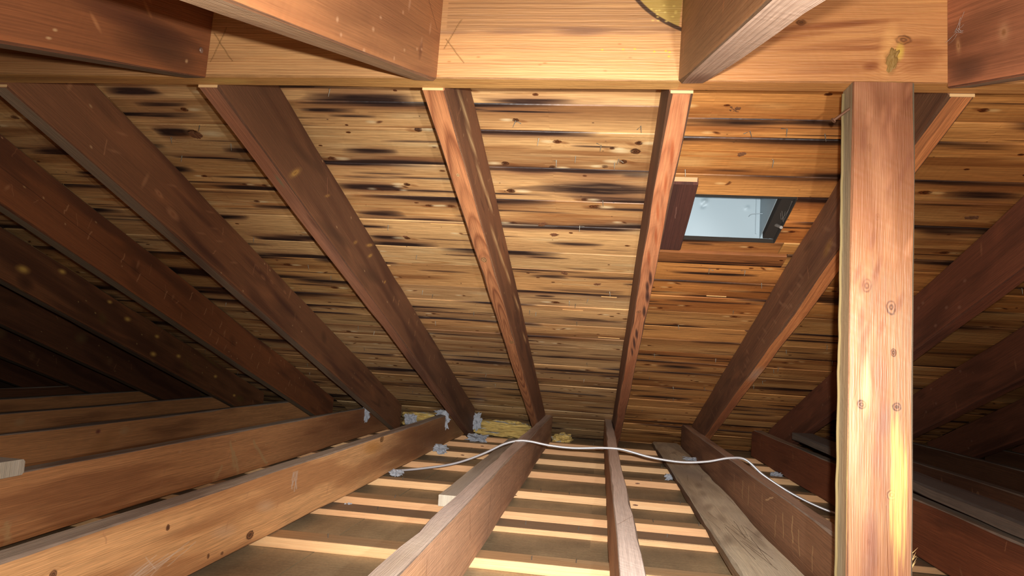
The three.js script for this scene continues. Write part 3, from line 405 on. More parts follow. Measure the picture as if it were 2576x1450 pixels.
// ------------------------------------------------------------------ the setting: ceiling panels seen from above
{
  const W = 1024, H = 1024, d = new Uint8Array(W * H * 4), c = [156, 136, 104];
  for (let y = 0; y < H; y++) for (let x = 0; x < W; x++) {
    const u = x / W * 1.2, v = y / H * 1.2, m = 0.75 + 0.5 * fbm(u * 6, v * 6) + 0.12 * (vn(u * 300, v * 300) - 0.5) + 0.08 * (vn(u * 60, v * 9) - 0.5), w = sst(0.62, 0.8, fbm(u * 3 + 30, v * 3)) * 0.35, o = (y * W + x) * 4;
    d[o] = Math.min(255, c[0] * m + (150 - c[0]) * w); d[o + 1] = Math.min(255, c[1] * m + (138 - c[1]) * w); d[o + 2] = Math.min(255, c[2] * m + (120 - c[2]) * w); d[o + 3] = 255;
  }
  const t = new THREE.DataTexture(d, W, H); t.colorSpace = THREE.SRGBColorSpace; t.magFilter = THREE.LinearFilter; t.wrapS = t.wrapT = THREE.RepeatWrapping; t.needsUpdate = true;
  const m = new THREE.MeshStandardMaterial({ map: t, roughness: 0.6, bumpMap: BUMP, bumpScale: 0.001 });
  const floor = group('floor'); tag(floor, null, null, null, 'structure');
  const xs = [XL, -2.05, -0.62, 0.6, 1.95, XR], zs = [-4.4, -3.22, -2.0, -0.8, 0.6, 2.1];
  for (let i = 0; i < 5; i++) for (let k = 0; k < 5; k++) {
    const x0 = xs[i] + 0.002, x1 = xs[i + 1] - 0.002, z0 = zs[k] + 0.002, z1 = zs[k + 1] - 0.002, g = new THREE.BoxGeometry(x1 - x0, 0.012, z1 - z0);
    const p = g.attributes.position, uv = g.attributes.uv; for (let q = 0; q < p.count; q++) uv.setXY(q, (p.getX(q) + (x0 + x1) / 2) / 1.2, (p.getZ(q) + (z0 + z1) / 2) / 1.2);
    const o = mesh('panel', g, m, floor); o.position.set((x0 + x1) / 2, FL - 0.006 - 0.0012 * ((i + k) % 2), (z0 + z1) / 2);
  }
  const under = mesh('backing', new THREE.BoxGeometry(XR - XL, 0.02, 6.6), new THREE.MeshStandardMaterial({ color: 0x2a2119, roughness: 1 }), floor); under.position.set((XL + XR) / 2, FL - 0.026, -1.05);
}
// ------------------------------------------------------------------ furring strips under the joists
{
  const rows = (s, early, late) => ({ px: 64, hm: 0.06, seed: s, early, late, ring: 0.003 + (s % 5) * 0.0006, py: 0.02, pz: 0.02, con: 0.35, blot: 0.12, blotCol: [176, 112, 62], fibre: 0.06, knots: [{ u: 0.5 + (s % 7) * 0.2, v: 0.03, r: 0.006 }, { u: 2.1, v: 0.02, r: 0.005 }] });
  const tex = woodTexture(2048, 3.4, [rows(81, [218, 166, 114], [194, 134, 84]), { ...rows(82, [200, 162, 112], [168, 126, 80]), dust: 0.3 }, rows(83, [226, 180, 126], [202, 148, 94]), { ...rows(84, [150, 118, 86], [118, 90, 64]), dust: 0.35 }]);
  const m = woodMat(tex, 0.65, 0.0008), nm = new THREE.MeshStandardMaterial({ color: 0x5d564c, roughness: 0.5, metalness: 0.6 });
  const nailG = new THREE.CylinderGeometry(0.0012, 0.0012, 0.012, 6);
  const list = [  // z front, z back, top, face band, top band, label
    [-1.55, -1.613, JB, 2, 1, 'bright yellow furring strip lowest in the picture, nearest across the ceiling panels'],
    [-1.892, -1.985, JB - 0.009, 0, 3, 'wide brown-topped furring board of the doubled row, front half of the pair'],
    [-2.036, -2.105, JB, 0, 1, 'tan furring strip behind the wide brown board, back half of the doubled row'],
    [-2.36, -2.408, JB, 2, 1, 'orange furring strip just behind the doubled row of strips'],
    [-2.79, -2.845, JB, 0, 1, 'orange furring strip second behind the doubled row of strips'],
    [-3.165, -3.222, JB, 2, 1, 'orange furring strip third behind the doubled row of strips'],
    [-3.53, -3.59, JB, 0, 1, 'orange furring strip second in front of the eave insulation'],
    [-3.82, -3.87, JB, 0, 1, 'orange furring strip along the eave, just in front of the yellow insulation'],
  ];
  list.forEach(([z1, z0, top, fb, tb, label], n) => {
    const i = n + 1;
    const h = top - FL - 0.0005, sh = -0.004 + 0.004 * (i % 3);
    const g = beam(V(XL + 0.02, FL + h / 2, (z0 + z1) / 2 - sh), V(XR - 0.02, FL + h / 2, (z0 + z1) / 2 + sh), V(0, 0, (z1 - z0) / 2), V(0, h / 2, 0), { n: 48, c: 0.0012, wob: 0.0008, seed: 200 + i, L: 3.4, u0: i * 0.37, side: tex.bands[fb], bottom: tex.bands[fb], top: tex.bands[tb] });
    const G = group('furring_strip', [0, FL, (z0 + z1) / 2]); g.translate(0, -FL, -(z0 + z1) / 2); mesh('strip', g, m, G); tag(G, label, 'furring strip', 'furring strips across the ceiling panels');
    const r = rng(300 + i); for (const x of [-0.62, -0.16, -0.05, 0.2, 0.27, 0.62]) { if (r() < 0.35) continue; const nl = mesh('nail', nailG, nm, G); nl.position.set(x + (r() - 0.5) * 0.1, h + 0.003, (r() - 0.5) * 0.02); nl.rotation.set((r() - 0.5) * 0.5, 0, (r() - 0.5) * 0.5); }
  });
}
// ------------------------------------------------------------------ ridge board
{
  const L = 3.2, x0 = -1.7;   // texture starts at x = -1.7
  const tex = woodTexture(2048, L, [
    { px: 256, hm: 0.176, seed: 91, early: [200, 148, 92], late: [164, 108, 60], ring: 0.0046, py: 0.2, pz: 0.03, pzs: 0.008, con: 0.5, blot: 0.18, blotCol: [186, 116, 58], fibre: 0.06, blotU: 1.8, blotV: 14, knots: [{ u: 2.104, v: 0.036, r: 0.015, e: 0.7, c: [150, 104, 52] }, { u: 2.12, v: 0.066, r: 0.008, c: [176, 122, 70] }, { u: 1.975, v: 0.093, r: 0.005, c: [140, 92, 44] }] },
    { px: 64, hm: 0.038, seed: 92, early: [204, 152, 84], late: [166, 108, 54], ring: 0.006, py: 0.02, pz: 0.003, con: 0.5, blot: 0.3, blotCol: [150, 96, 48] },
    { px: 32, hm: 0.038, seed: 93, early: [170, 120, 70], late: [140, 90, 50] }], (ctx, at) => {
    const r = rng(17), X = (x) => x - x0, Y = (y) => y - 0.438;
    at(0);
    // the darker close-grained upper half of the face between the middle rafters
    for (let i = 0; i < 46; i++) { const v = 0.078 + r() * 0.1; scratch(ctx, X(-0.27), v, X(0.08), v + 0.003 * (r() - 0.5), 0.0009, '112,74,42', 0.55, r); }
    ctx.fillStyle = 'rgba(164,122,82,0.45)'; ctx.fillRect(X(-0.28), 0.076, 0.37, 0.11); for (let i = 0; i < 24; i++) smear(ctx, X(-0.28 + r() * 0.37), 0.074 + r() * 0.012, 0.05, 0.004, 0, '122,86,62', 0.35);
    for (let i = 0; i < 26; i++) { const v = 0.006 + r() * 0.07; scratch(ctx, X(-0.2 + 0.1 * r()), v, X(0.09), v + 0.002, 0.0006, '146,96,54', 0.35, r); }
    // dark streaks right of the middle, and around the big knot
    for (const [x, y, lu, lv, a] of [[0.3, 0.525, 0.09, 0.008, 0.75], [0.36, 0.53, 0.07, 0.006, 0.6], [0.27, 0.51, 0.06, 0.006, 0.5], [0.35, 0.5, 0.08, 0.006, 0.35], [0.44, 0.5, 0.03, 0.01, 0.5], [0.45, 0.48, 0.03, 0.02, 0.4], [0.375, 0.462, 0.014, 0.008, 0.8], [0.44, 0.46, 0.03, 0.012, 0.4]]) smear(ctx, X(x), Y(y), lu, lv, 0.1, '104,54,26', a);
    ctx.fillStyle = 'rgba(150,76,28,0.3)'; ctx.fillRect(X(0.135), 0, 1.5, 0.18); for (let i = 0; i < 40; i++) smear(ctx, X(0.14 + r() * 0.9), r() * 0.17, 0.05 + 0.08 * r(), 0.003 + 0.006 * r(), 0.04, r() < 0.6 ? '120,62,28' : '222,160,92', 0.35); smear(ctx, X(0.4), Y(0.49), 0.016, 0.05, -0.12, '226,170,100', 0.6); for (let i = 0; i < 24; i++) smear(ctx, X(-1.2 + r() * 1.3), r() * 0.17, 0.06 + 0.1 * r(), 0.004 + 0.006 * r(), 0.02, r() < 0.6 ? '168,108,58' : '236,186,120', 0.3);
    smear(ctx, X(0.415), Y(0.485), 0.008, 0.018, -0.1, '210,180,70', 0.8); smear(ctx, X(0.405), Y(0.465), 0.008, 0.02, -0.2, '120,86,40', 0.7);
    // bark pocket high beside the middle right rafter
    ctx.fillStyle = 'rgba(176,146,74,0.95)'; ctx.beginPath(); ctx.moveTo(X(0.03), 0.14); ctx.quadraticCurveTo(X(0.05), 0.105, X(0.095), 0.086); ctx.lineTo(X(0.1), 0.14); ctx.fill();
    ctx.strokeStyle = 'rgba(66,44,26,0.95)'; ctx.lineWidth = 0.006; ctx.beginPath(); ctx.moveTo(X(0.025), 0.14); ctx.quadraticCurveTo(X(0.048), 0.105, X(0.1), 0.083); ctx.stroke();
    for (let i = 0; i < 14; i++) smear(ctx, X(0.05 + 0.04 * r()), 0.095 + 0.03 * r(), 0.003, 0.002, 0, '226,200,110', 0.8);
    // carpenter's pencil crosses
    for (const [xa, ya, xb, yb] of [[-0.6715, 0.46, -0.648, 0.522], [-0.67, 0.512, -0.632, 0.462], [-0.272, 0.486, -0.247, 0.536], [-0.27, 0.503, -0.238, 0.463]]) scratch(ctx, X(xa), Y(ya), X(xb), Y(yb), 0.0011, '96,66,30', 0.8, r);
    // resin beads
    for (const [x, y] of [[0.083, 0.484], [0.077, 0.486], [0.03, 0.489], [0.012, 0.488], [-0.02, 0.487], [0.082, 0.477], [0.06, 0.485]]) smear(ctx, X(x), Y(y), 0.0022, 0.0018, 0, '255,190,40', 0.95);
    smear(ctx, X(-0.3), 0.002, 0.03, 0.003, 0, '190,84,20', 0.8); for (let i = 0; i < 7; i++) smear(ctx, X(-0.27 + r() * 0.3), 0.01 + r() * 0.05, 0.004, 0.002, 0, '150,96,50', 0.6);
    smear(ctx, X(-0.95), 0.03, 0.35, 0.05, 0, '92,52,26', 0.55); at(1); smear(ctx, X(-0.65), 0.02, 0.06, 0.02, 0, '230,200,110', 0.5); smear(ctx, X(-1.1), 0.02, 0.3, 0.02, 0, '112,76,40', 0.6); ctx.fillStyle = 'rgba(180,90,40,0.25)'; ctx.fillRect(X(0.1), 0, 1.3, 0.04);
  });
  const z = -1.0523, g = beam(V(XL + 0.02, 0.438 + 0.088, z), V(XR - 0.02, 0.438 + 0.088, z), V(0, 0, 0.019), V(0, 0.088, 0), { n: 80, c: 0.0022, wob: 0.0009, seed: 5, L, u0: XL + 0.02 - x0, side: tex.bands[0], bottom: tex.bands[1], top: tex.bands[2] });
  const G = group('ridge_board', [0, 0.438, z]); g.translate(0, -0.438, -z); mesh('plank', g, woodMat(tex, 0.55, 0.0012), G);
  tag(G, 'long horizontal ridge board of honey-coloured wood across the top, rafters butting against it', 'ridge board');
  const kn = mesh('knot', lump(0.008, 0.02, 0.004, 4, 0.5, 4), new THREE.MeshStandardMaterial({ color: 0x8e6c34, roughness: 0.7 }), G); kn.position.set(0.405, 0.036, 0.018); kn.rotation.z = -0.25; tag(kn, 'yellow torn knot with loose bark');
}
// ------------------------------------------------------------------ far rafters
const END_GRAIN = new THREE.MeshStandardMaterial({ color: 0xcfa873, roughness: 0.9 });
function rafter(x0a, x0b, tex, label, { y0 = 0, y1 = 0, w = 0.037, z0 = -1.0718, z1 = -3.8, seed = 1 } = {}) {   // x0a left edge at the ridge, x0b at the eave
  const h = DK - UN - 0.004, p = (x, z, dy) => V(x + w / 2, yRaf(z) + h / 2 + dy, z);
  const g = beam(p(x0a, z0, y0 - 0.003), p(x0b, z1, y1), V(w / 2, 0, 0), V(0, h / 2, 0), { n: 40, c: 0.003, wob: 0.0015, seed, u0: 0, du: 2.73, ...bandsOf(tex) });
  const o = group('rafter', [x0a, yRaf(z0), z0]); mesh('timber', g.translate(-x0a, -yRaf(z0), -z0), matOf(tex), o);
  const e = mesh('end_grain', new THREE.BoxGeometry(w - 0.002, 0.0046, 0.0012), END_GRAIN, o); e.position.set(w / 2, y0 - 0.0003, 0.0008); tag(e, 'pale sawn end');
  return tag(o, label, 'rafter', 'far-slope rafters');
}
rafter(-0.3142, -0.3152, rafterTex.R3, 'rafter with an orange grained underside and pale smears, left of the brightest roof boards', { seed: 3 });
rafter(-0.7133, -0.7049, rafterTex.R2, 'red-brown rafter with small torn yellow knots on its side, grey fluff at its foot', { seed: 4, y1: -0.002 });
rafter(-1.1199, -1.1234, rafterTex.R1, 'dark red-brown rafter with round tan knots, next left of the one with torn yellow knots', { seed: 5, y0: -0.004, y1: -0.006 });
rafter(-1.5166, -1.5215, rafterTex.R0, 'brown rafter with a row of pale slanting scars, running in from the left edge', { seed: 6 });
rafter(-1.9414, -1.9414, rafterTex.dark, 'dark brown rafter dotted with yellow specks at the lower left', { seed: 7 });
rafter(-2.3465, -2.3317, rafterTex.black, 'very dark rafter just below the yellow-specked one at the left edge', { seed: 8 });
rafter(-2.7466, -2.7466, rafterTex.black, 'nearly black rafter lowest at the left edge', { seed: 9 });
rafter(-3.1418, -3.1418, rafterTex.black, 'rafter lost in the dark at the far left end of the attic', { seed: 10 });
rafter(0.0889, 0.084, rafterTex.R4, 'rafter with a reddish-orange underside and black blotches, left of the roof vent', { seed: 11 });
rafter(0.4999, 0.5019, rafterTex.R5, 'grey-brown rafter with an orange underside, between the roof vent and the post', { seed: 12 });
rafter(0.8941, 0.8941, rafterTex.right, 'thick-looking dark red rafter right of the post', { seed: 13 });
rafter(1.2824, 1.2824, rafterTex.right, 'dark rafter second to the right of the post', { seed: 14 });
rafter(1.6697, 1.6697, rafterTex.right, 'black rafter third to the right of the post, at the right edge', { seed: 15 });
rafter(2.0649, 2.0649, rafterTex.right, 'black rafter fourth to the right of the post, barely showing at the right edge', { seed: 16 });
// ------------------------------------------------------------------ near rafters, overhead
function nearRafter(x0, tex, label, seed, { y0 = 0.4345, w = 0.0385, nail = null } = {}) {
  const z0 = -1.0325, z1 = 2.05, h = 0.162, y = (z) => y0 - TAN * (z + 1.0333);
  const g = beam(V(x0 + w / 2, y(z0) + h / 2, z0), V(x0 + w / 2, y(z1) + h / 2, z1), V(w / 2, 0, 0), V(0, h / 2, 0), { n: 40, c: 0.003, wob: 0.0012, seed, du: z1 - z0, ...bandsOf(tex) });
  const G = group('near_rafter', [x0, y0, z0]); mesh('timber', g.translate(-x0, -y0, -z0), matOf(tex, 0.6), G);
  if (nail) { const m = new THREE.MeshStandardMaterial({ color: 0x9a8274, roughness: 0.4, metalness: 0.6 }), o = mesh('nail', new THREE.SphereGeometry(0.0048, 14, 8).scale(0.4, 1, 1), m, G); o.position.set(nail[0] - x0, nail[1] - y0, nail[2] - z0); tag(o, 'round nail head'); }
  return tag(G, label, 'rafter', 'near-slope rafters overhead');
}
nearRafter(-0.713, nearTex[0], 'reddish near rafter overhead at the top left, a round nail head near its end', 21, { nail: [-0.674, 0.472, -1.01] });
nearRafter(-0.318, nearTex[1], 'near rafter overhead coming down left of the middle, pale dents on its side', 22);
nearRafter(0.099, nearTex[2], 'near rafter overhead right of the middle, its underside coloured pale as if lit from below', 23);
nearRafter(0.481, nearTex[3], 'brown near rafter overhead in the top right corner, with a cobweb', 24, { y0: 0.4315 });
// ------------------------------------------------------------------ ceiling joists
function joist(x0, x1, tex, label, { zFar = -3.9, top = JT, w = 0.0375, seed = 1, x0n = null, far = false } = {}) {
  const zN = 2.0, zf = zFar, h = top - JB - 0.0008, p = (x, z) => V(x + w / 2, JB + 0.0008 + h / 2, z);
  const xn = x0 + (x1 - x0) * (zN - zf) / (-1.0 - zf);
  const g = beam(p(xn, zN), p(x0, zf), V(w / 2, 0, 0), V(0, h / 2, 0), { n: 60, c: 0.0035, wob: 0.0022, seed, u0: -2.8, du: zN - zf, ...bandsOf(tex) });
  const o = mesh('ceiling_joist', g.translate(-x0, -JB, -zf), matOf(tex)); o.position.set(x0, JB, zf);
  return tag(o, label, 'joist', 'ceiling joists');
}
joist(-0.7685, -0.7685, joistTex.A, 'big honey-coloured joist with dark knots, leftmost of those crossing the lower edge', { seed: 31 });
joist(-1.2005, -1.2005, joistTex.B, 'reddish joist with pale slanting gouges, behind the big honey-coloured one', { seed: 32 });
joist(-1.6285, -1.6285, joistTex.C3, 'brown joist third from the front on the left, behind the gouged one', { seed: 33 });
joist(-2.0235, -2.0235, joistTex.C3, 'dim brown joist fourth from the front on the left', { seed: 34 });
joist(-2.44, -2.44, joistTex.C3, 'dark joist farthest back at the left edge, its dusty top showing', { seed: 35 });
joist(-2.85, -2.85, joistTex.G, 'joist in the dark at the far left', { seed: 36 });
joist(-0.282, -0.2865, joistTex.C, 'dusty joist in the middle that the grey cable bends over highest', { seed: 37, w: 0.038 });
joist(0.0445, 0.0435, joistTex.N, 'narrow-looking dusty joist running straight away in the middle', { seed: 38 });
joist(0.459, 0.459, joistTex.D, 'brown joist with pale scratches beside the flat grey plank, left of the post', { seed: 39 });
joist(0.83, 0.83, joistTex.E, 'reddish joist passing behind the post, a grey plank along its top', { seed: 40 });
joist(1.203, 1.203, joistTex.G, 'dark joist second to the right of the post', { seed: 41 });
joist(1.585, 1.585, joistTex.G, 'very dark joist third to the right of the post', { seed: 42 });
joist(1.99, 1.99, joistTex.G, 'joist in the dark at the far right', { seed: 43 });
// ------------------------------------------------------------------ post
{
  const L = 1.1, tex = woodTexture(1536, L, [
    { px: 192, hm: 0.0865, seed: 95, early: [170, 122, 84], late: [140, 92, 60], ring: 0.0034, py: 0.06, pz: 0.02, pzs: 0.01, con: 0.45, blot: 0.25, blotCol: [178, 112, 76], blotU: 4, blotV: 24, fibre: 0.07, knots: [{ u: 0.405, v: 0.0178, r: 0.007, e: 1, c: [150, 100, 70] }, { u: 0.405, v: 0.066, r: 0.0065, e: 1, c: [158, 106, 76] }, { u: 0.285, v: 0.0595, r: 0.0075, e: 1.1, c: [214, 146, 100] }, { u: 0.543, v: 0.0575, r: 0.0075, c: [176, 120, 84] }, { u: 0.573, v: 0.0235, r: 0.007, c: [180, 122, 86] }, { u: 0.48, v: 0.0615, r: 0.004, c: [150, 96, 60] }, { u: 0.219, v: 0.0285, r: 0.003, c: [150, 92, 60] }, { u: 0.775, v: 0.0235, r: 0.004, c: [150, 92, 60] }, { u: 0.673, v: 0.036, r: 0.0035, c: [170, 108, 72] }] },
    { px: 96, hm: 0.042, seed: 96, early: [150, 134, 106], late: [124, 106, 78], con: 0.3, blot: 0.3, blotCol: [150, 108, 68] },
    { px: 96, hm: 0.042, seed: 97, early: [180, 130, 90], late: [150, 100, 66] }], (ctx, at) => {
    const r = rng(23); at(0);
    // stained darker towards the top
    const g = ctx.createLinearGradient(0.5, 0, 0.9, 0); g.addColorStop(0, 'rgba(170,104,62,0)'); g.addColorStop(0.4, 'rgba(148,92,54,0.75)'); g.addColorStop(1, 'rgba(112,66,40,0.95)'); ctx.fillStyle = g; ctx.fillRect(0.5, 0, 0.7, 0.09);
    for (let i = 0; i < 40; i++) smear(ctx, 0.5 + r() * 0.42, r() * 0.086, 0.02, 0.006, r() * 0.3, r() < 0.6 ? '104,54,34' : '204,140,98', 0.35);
    mottle(ctx, r, 30, 1, ['146,92,62', '212,158,116', '170,112,78'], 0.4); for (let i = 0; i < 34; i++) smear(ctx, 0.03 + r() * 0.47, 0.015 + r() * 0.035, 0.02 + 0.03 * r(), 0.006, 0, '140,90,64', 0.35);
    for (const [u, v] of [[0.19, 0.03], [0.21, 0.035], [0.24, 0.032], [0.16, 0.026], [0.37, 0.045], [0.39, 0.05], [0.33, 0.04]]) smear(ctx, u, v, 0.03, 0.012, 0, '128,86,70', 0.5);
    for (let i = 0; i < 34; i++) { const t = r(); smear(ctx, 0.2 + t * 0.19, 0.0865 * (0.62 + 0.28 * r() + 0.04 * t), 0.02 + 0.05 * r(), 0.0018 + 0.0022 * r(), 0, '250,212,112', 0.45); } smear(ctx, 0.33, 0.067, 0.07, 0.011, 0, '246,206,110', 0.55); smear(ctx, 0.26, 0.068, 0.05, 0.012, 0, '246,206,110', 0.5); smear(ctx, 0.43, 0.024, 0.05, 0.008, 0, '255,216,140', 0.6);
    scratch(ctx, 0.27, 0.052, 0.16, 0.056, 0.0008, '110,64,36', 0.8, r); scratch(ctx, 0.27, 0.064, 0.14, 0.07, 0.0012, '206,150,90', 0.5, r);
  });
  const x0 = 0.3475, x1 = 0.434, zf = -1.0285, zb = -1.0705, y0 = JB + 0.001, y1 = 0.4372;
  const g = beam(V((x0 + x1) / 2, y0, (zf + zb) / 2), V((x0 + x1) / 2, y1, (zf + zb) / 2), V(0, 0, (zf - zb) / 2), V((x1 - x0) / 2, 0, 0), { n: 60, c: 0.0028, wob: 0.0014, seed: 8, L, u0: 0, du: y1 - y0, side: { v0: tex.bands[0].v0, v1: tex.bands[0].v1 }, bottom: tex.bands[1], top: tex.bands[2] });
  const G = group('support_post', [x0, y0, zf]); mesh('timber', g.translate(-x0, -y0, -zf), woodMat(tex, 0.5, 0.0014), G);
  tag(G, 'upright wooden post holding the ridge board on the right, paler towards its foot', 'post');
  // waney strip along its left edge, and the bent nail near the top
  const r = rng(6), pts = []; for (let i = 0; i <= 70; i++) pts.push(V(0.0004 * 0 - 0.0008 + 0.0016 * vn1(i * 0.7, 4) ** 2 * -1, i / 70 * (y1 - y0 - 0.01) + 0.005, -0.036 + 0.003 * vn1(i * 0.4, 9)));
  const bark = mesh('bark_edge', new THREE.TubeGeometry(new THREE.CatmullRomCurve3(pts), 140, 0.0022, 6), new THREE.MeshStandardMaterial({ color: 0x75643f, roughness: 0.9 }), G); tag(bark, 'ragged pale bark edge');
  const nm = new THREE.MeshStandardMaterial({ color: 0x7d5a44, roughness: 0.55, metalness: 0.5 });
  const sh = new THREE.CylinderGeometry(0.002, 0.002, 0.032, 8); sh.translate(0, 0.016, 0); const hd = new THREE.CylinderGeometry(0.0042, 0.004, 0.002, 12); hd.translate(0, 0.032, 0);
  const nl = mesh('nail', mergeGeometries([sh, hd]), nm, G); nl.position.set(0.004, 0.84, -0.012); nl.rotation.set(0.1, 0, 2.25); tag(nl, 'bent rusty nail');
  const chipM = new THREE.MeshStandardMaterial({ color: 0xe6b878, roughness: 0.7 }), sp = []; for (let i = 0; i < 7; i++) { const c = new THREE.ConeGeometry(0.0008, 0.012 + 0.01 * r(), 4); c.rotateZ(-0.35 - r() * 0.4); c.translate(0.0875 + 0.002 * r(), 0.19 + 0.025 * r(), -0.004); sp.push(c); }
  mesh('splinter', mergeGeometries(sp), chipM, G);
}
// ------------------------------------------------------------------ roof vent
{
  const c = onDeck((HOLE.x0 + HOLE.x1) / 2, HOLE.s1, 0.02), G = group('roof_vent', [c.x, c.y, c.z]);
  const metal = new THREE.MeshStandardMaterial({ color: new THREE.Color().setRGB(0.27, 0.345, 0.385), roughness: 0.55, metalness: 0.1 }), dark = new THREE.MeshStandardMaterial({ color: 0x2b231b, roughness: 0.95 });
  const loc = (g) => g.translate(-c.x, -c.y, -c.z);
  const zF = c.z + 0.003, zN = onDeck(0, HOLE.s0, 0.04).z + 0.01, yTop = 0.565;
  // back wall with two dimples, folded seam, side walls, hood
  const bw = new THREE.PlaneGeometry(HOLE.x1 - HOLE.x0 + 0.03, yTop - c.y + 0.008, 60, 60), p = bw.attributes.position;
  for (let i = 0; i < p.count; i++) { const x = p.getX(i), y = p.getY(i); let d = 0; for (const [a, b, s, q] of [[-0.061, -0.007, 0.006, 0.006], [-0.063, -0.021, 0.004, -0.004], [0.05, -0.021, 0.004, 0.003]]) d += q * Math.exp(-((x - a) ** 2 + (y - b) ** 2) / (s * s)); d += 0.0015 * Math.sin(x * 30) * Math.sin(y * 25); p.setZ(i, d); }
  bw.computeVertexNormals(); bw.translate((HOLE.x0 + HOLE.x1) / 2, (yTop + c.y - 0.008) / 2, zF);
  const solid = new THREE.BoxGeometry(HOLE.x1 - HOLE.x0 + 0.03, yTop - c.y - 0.004, 0.002).translate((HOLE.x0 + HOLE.x1) / 2, (yTop + c.y + 0.004) / 2, zF - 0.004);
  mesh('back_panel', loc(mergeGeometries([bw, solid])), metal, G);
  for (const x of [HOLE.x0 - 0.012, 0.404]) {
    const s = new THREE.Shape([[zF, c.y - 0.006], [zN, onDeck(0, HOLE.s0, 0.024).y], [zN, yTop], [zF, yTop]].map((q) => new THREE.Vector2(...q))), g = new THREE.ExtrudeGeometry(s, { depth: 0.002, bevelEnabled: false }); g.rotateY(-Math.PI / 2); g.translate(x, 0, 0);
    mesh('side_panel', loc(g), metal, G);
  }
  mesh('seam', loc(new THREE.BoxGeometry(0.003, 0.3, 0.004).translate(0.392, c.y + 0.155, zF + 0.004)), metal, G);
  const hood = new THREE.BoxGeometry(0.34, 0.003, 0.3); mesh('hood', loc(hood.translate((HOLE.x0 + HOLE.x1) / 2, yTop + 0.09, (zF + zN) / 2)), metal, G);
  // dark cut edges of the opening; the wide right-hand box paints in a shaded gap
  const edge = (x0, x1, s0, s1, n0, n1) => { const g = new THREE.BoxGeometry(1, 1, 1, 12, 1, 1), q = g.attributes.position; for (let i = 0; i < q.count; i++) { const P = onDeck(x0 + (x1 - x0) * (q.getX(i) + 0.5), s0 + (s1 - s0) * (q.getZ(i) + 0.5) + 0.002 * (vn1(q.getX(i) * 9, s0) - 0.5), n0 + (n1 - n0) * (q.getY(i) + 0.5)); q.setXYZ(i, P.x, P.y, P.z); } g.computeVertexNormals(); return loc(g); };
  for (const a of [[HOLE.x0, HOLE.x1, HOLE.s1 - 0.003, HOLE.s1, 0.001, 0.012], [HOLE.x0, HOLE.x1, HOLE.s0, HOLE.s0 + 0.004, 0.002, 0.03], [0.41, HOLE.x1, HOLE.s0 + 0.004, HOLE.s1 - 0.004, 0.012, 0.06], [HOLE.x1 - 0.003, HOLE.x1, HOLE.s0 + 0.004, HOLE.s1 - 0.004, 0.0, 0.012]]) { const g = edge(...a); g.index && 0; mesh('trim_and_gap_shade', g, dark, G).material.side = THREE.DoubleSide; }
  const rod = new THREE.CylinderGeometry(0.004, 0.005, 0.08, 10); rod.rotateX(Math.PI / 2 + 0.31); const rp = onDeck(HOLE.x1 - 0.012, 1.87, 0.006); mesh('roll', loc(rod.translate(rp.x, rp.y, rp.z)), new THREE.MeshStandardMaterial({ color: 0x8d857c, roughness: 0.8 }), G);
  const wire = new THREE.TubeGeometry(new THREE.CatmullRomCurve3([V(0.372, 0.415, zF + 0.006), V(0.376, 0.418, zF + 0.02), V(0.4, 0.419, zF + 0.03), V(0.412, 0.419, zF + 0.03)]), 20, 0.0009, 6); mesh('wire_hook', loc(wire), metal, G);
  tag(G, 'blue-grey sheet metal roof vent seen through a dark-edged hole in the roof boards', 'vent');
}
// ------------------------------------------------------------------ loose timber
const plankTex = timberTexture(85, 3.2, { early: [214, 198, 164], late: [186, 168, 134], dust: 0.4, dustCol: [208, 200, 180], blot: 0.4, blotCol: [146, 124, 96], con: 0.35 }, { early: [140, 112, 78], late: [104, 82, 54], blot: 0.3 }, { early: [140, 112, 78], late: [104, 82, 54], blot: 0.3 }, (ctx, at, r) => {
  at(0); for (let i = 0; i < 40; i++) { const u = 0.3 + r() * 2.8, v = r() * 0.16; smear(ctx, u, v, 0.08, 0.02, r() * 0.4, r() < 0.5 ? '110,92,74' : '176,160,142', 0.35); }
  for (let i = 0; i < 30; i++) { const u = 0.3 + r() * 2.8, v = r() * 0.16; scratch(ctx, u, v, u + 0.05 + 0.1 * r(), v + (r() - 0.5) * 0.05, 0.0016, r() < 0.6 ? '66,48,34' : '190,172,150', 0.5, r); }
  smear(ctx, 1.95, 0.08, 0.22, 0.09, 0, '176,166,152', 0.7); for (let i = 0; i < 8; i++) scratch(ctx, 0.6 + r() * 0.4, 0.05 + r() * 0.08, 0.8 + r() * 0.3, 0.05 + r() * 0.08, 0.0018, '64,48,36', 0.7, r);
});
const paleTex = timberTexture(86, 3.2, { early: [216, 200, 168], late: [190, 168, 134], dust: 0.45, dustCol: [222, 218, 210], blot: 0.2 }, { early: [206, 158, 92], late: [166, 120, 66], blot: 0.2 }, { early: [206, 158, 92], late: [166, 120, 66] }, (ctx, at) => { at(0); smear(ctx, 0.3, 0.08, 0.5, 0.1, 0, '204,200,194', 0.7); });
const greyTex = timberTexture(87, 3.2, { early: [116, 102, 90], late: [94, 80, 70], dust: 0.4, dustCol: [112, 106, 102], con: 0.3 }, { early: [128, 110, 94], late: [100, 86, 72] }, { early: [128, 110, 94], late: [100, 86, 72] });  // darkened so that the colour carries the shadow of the post
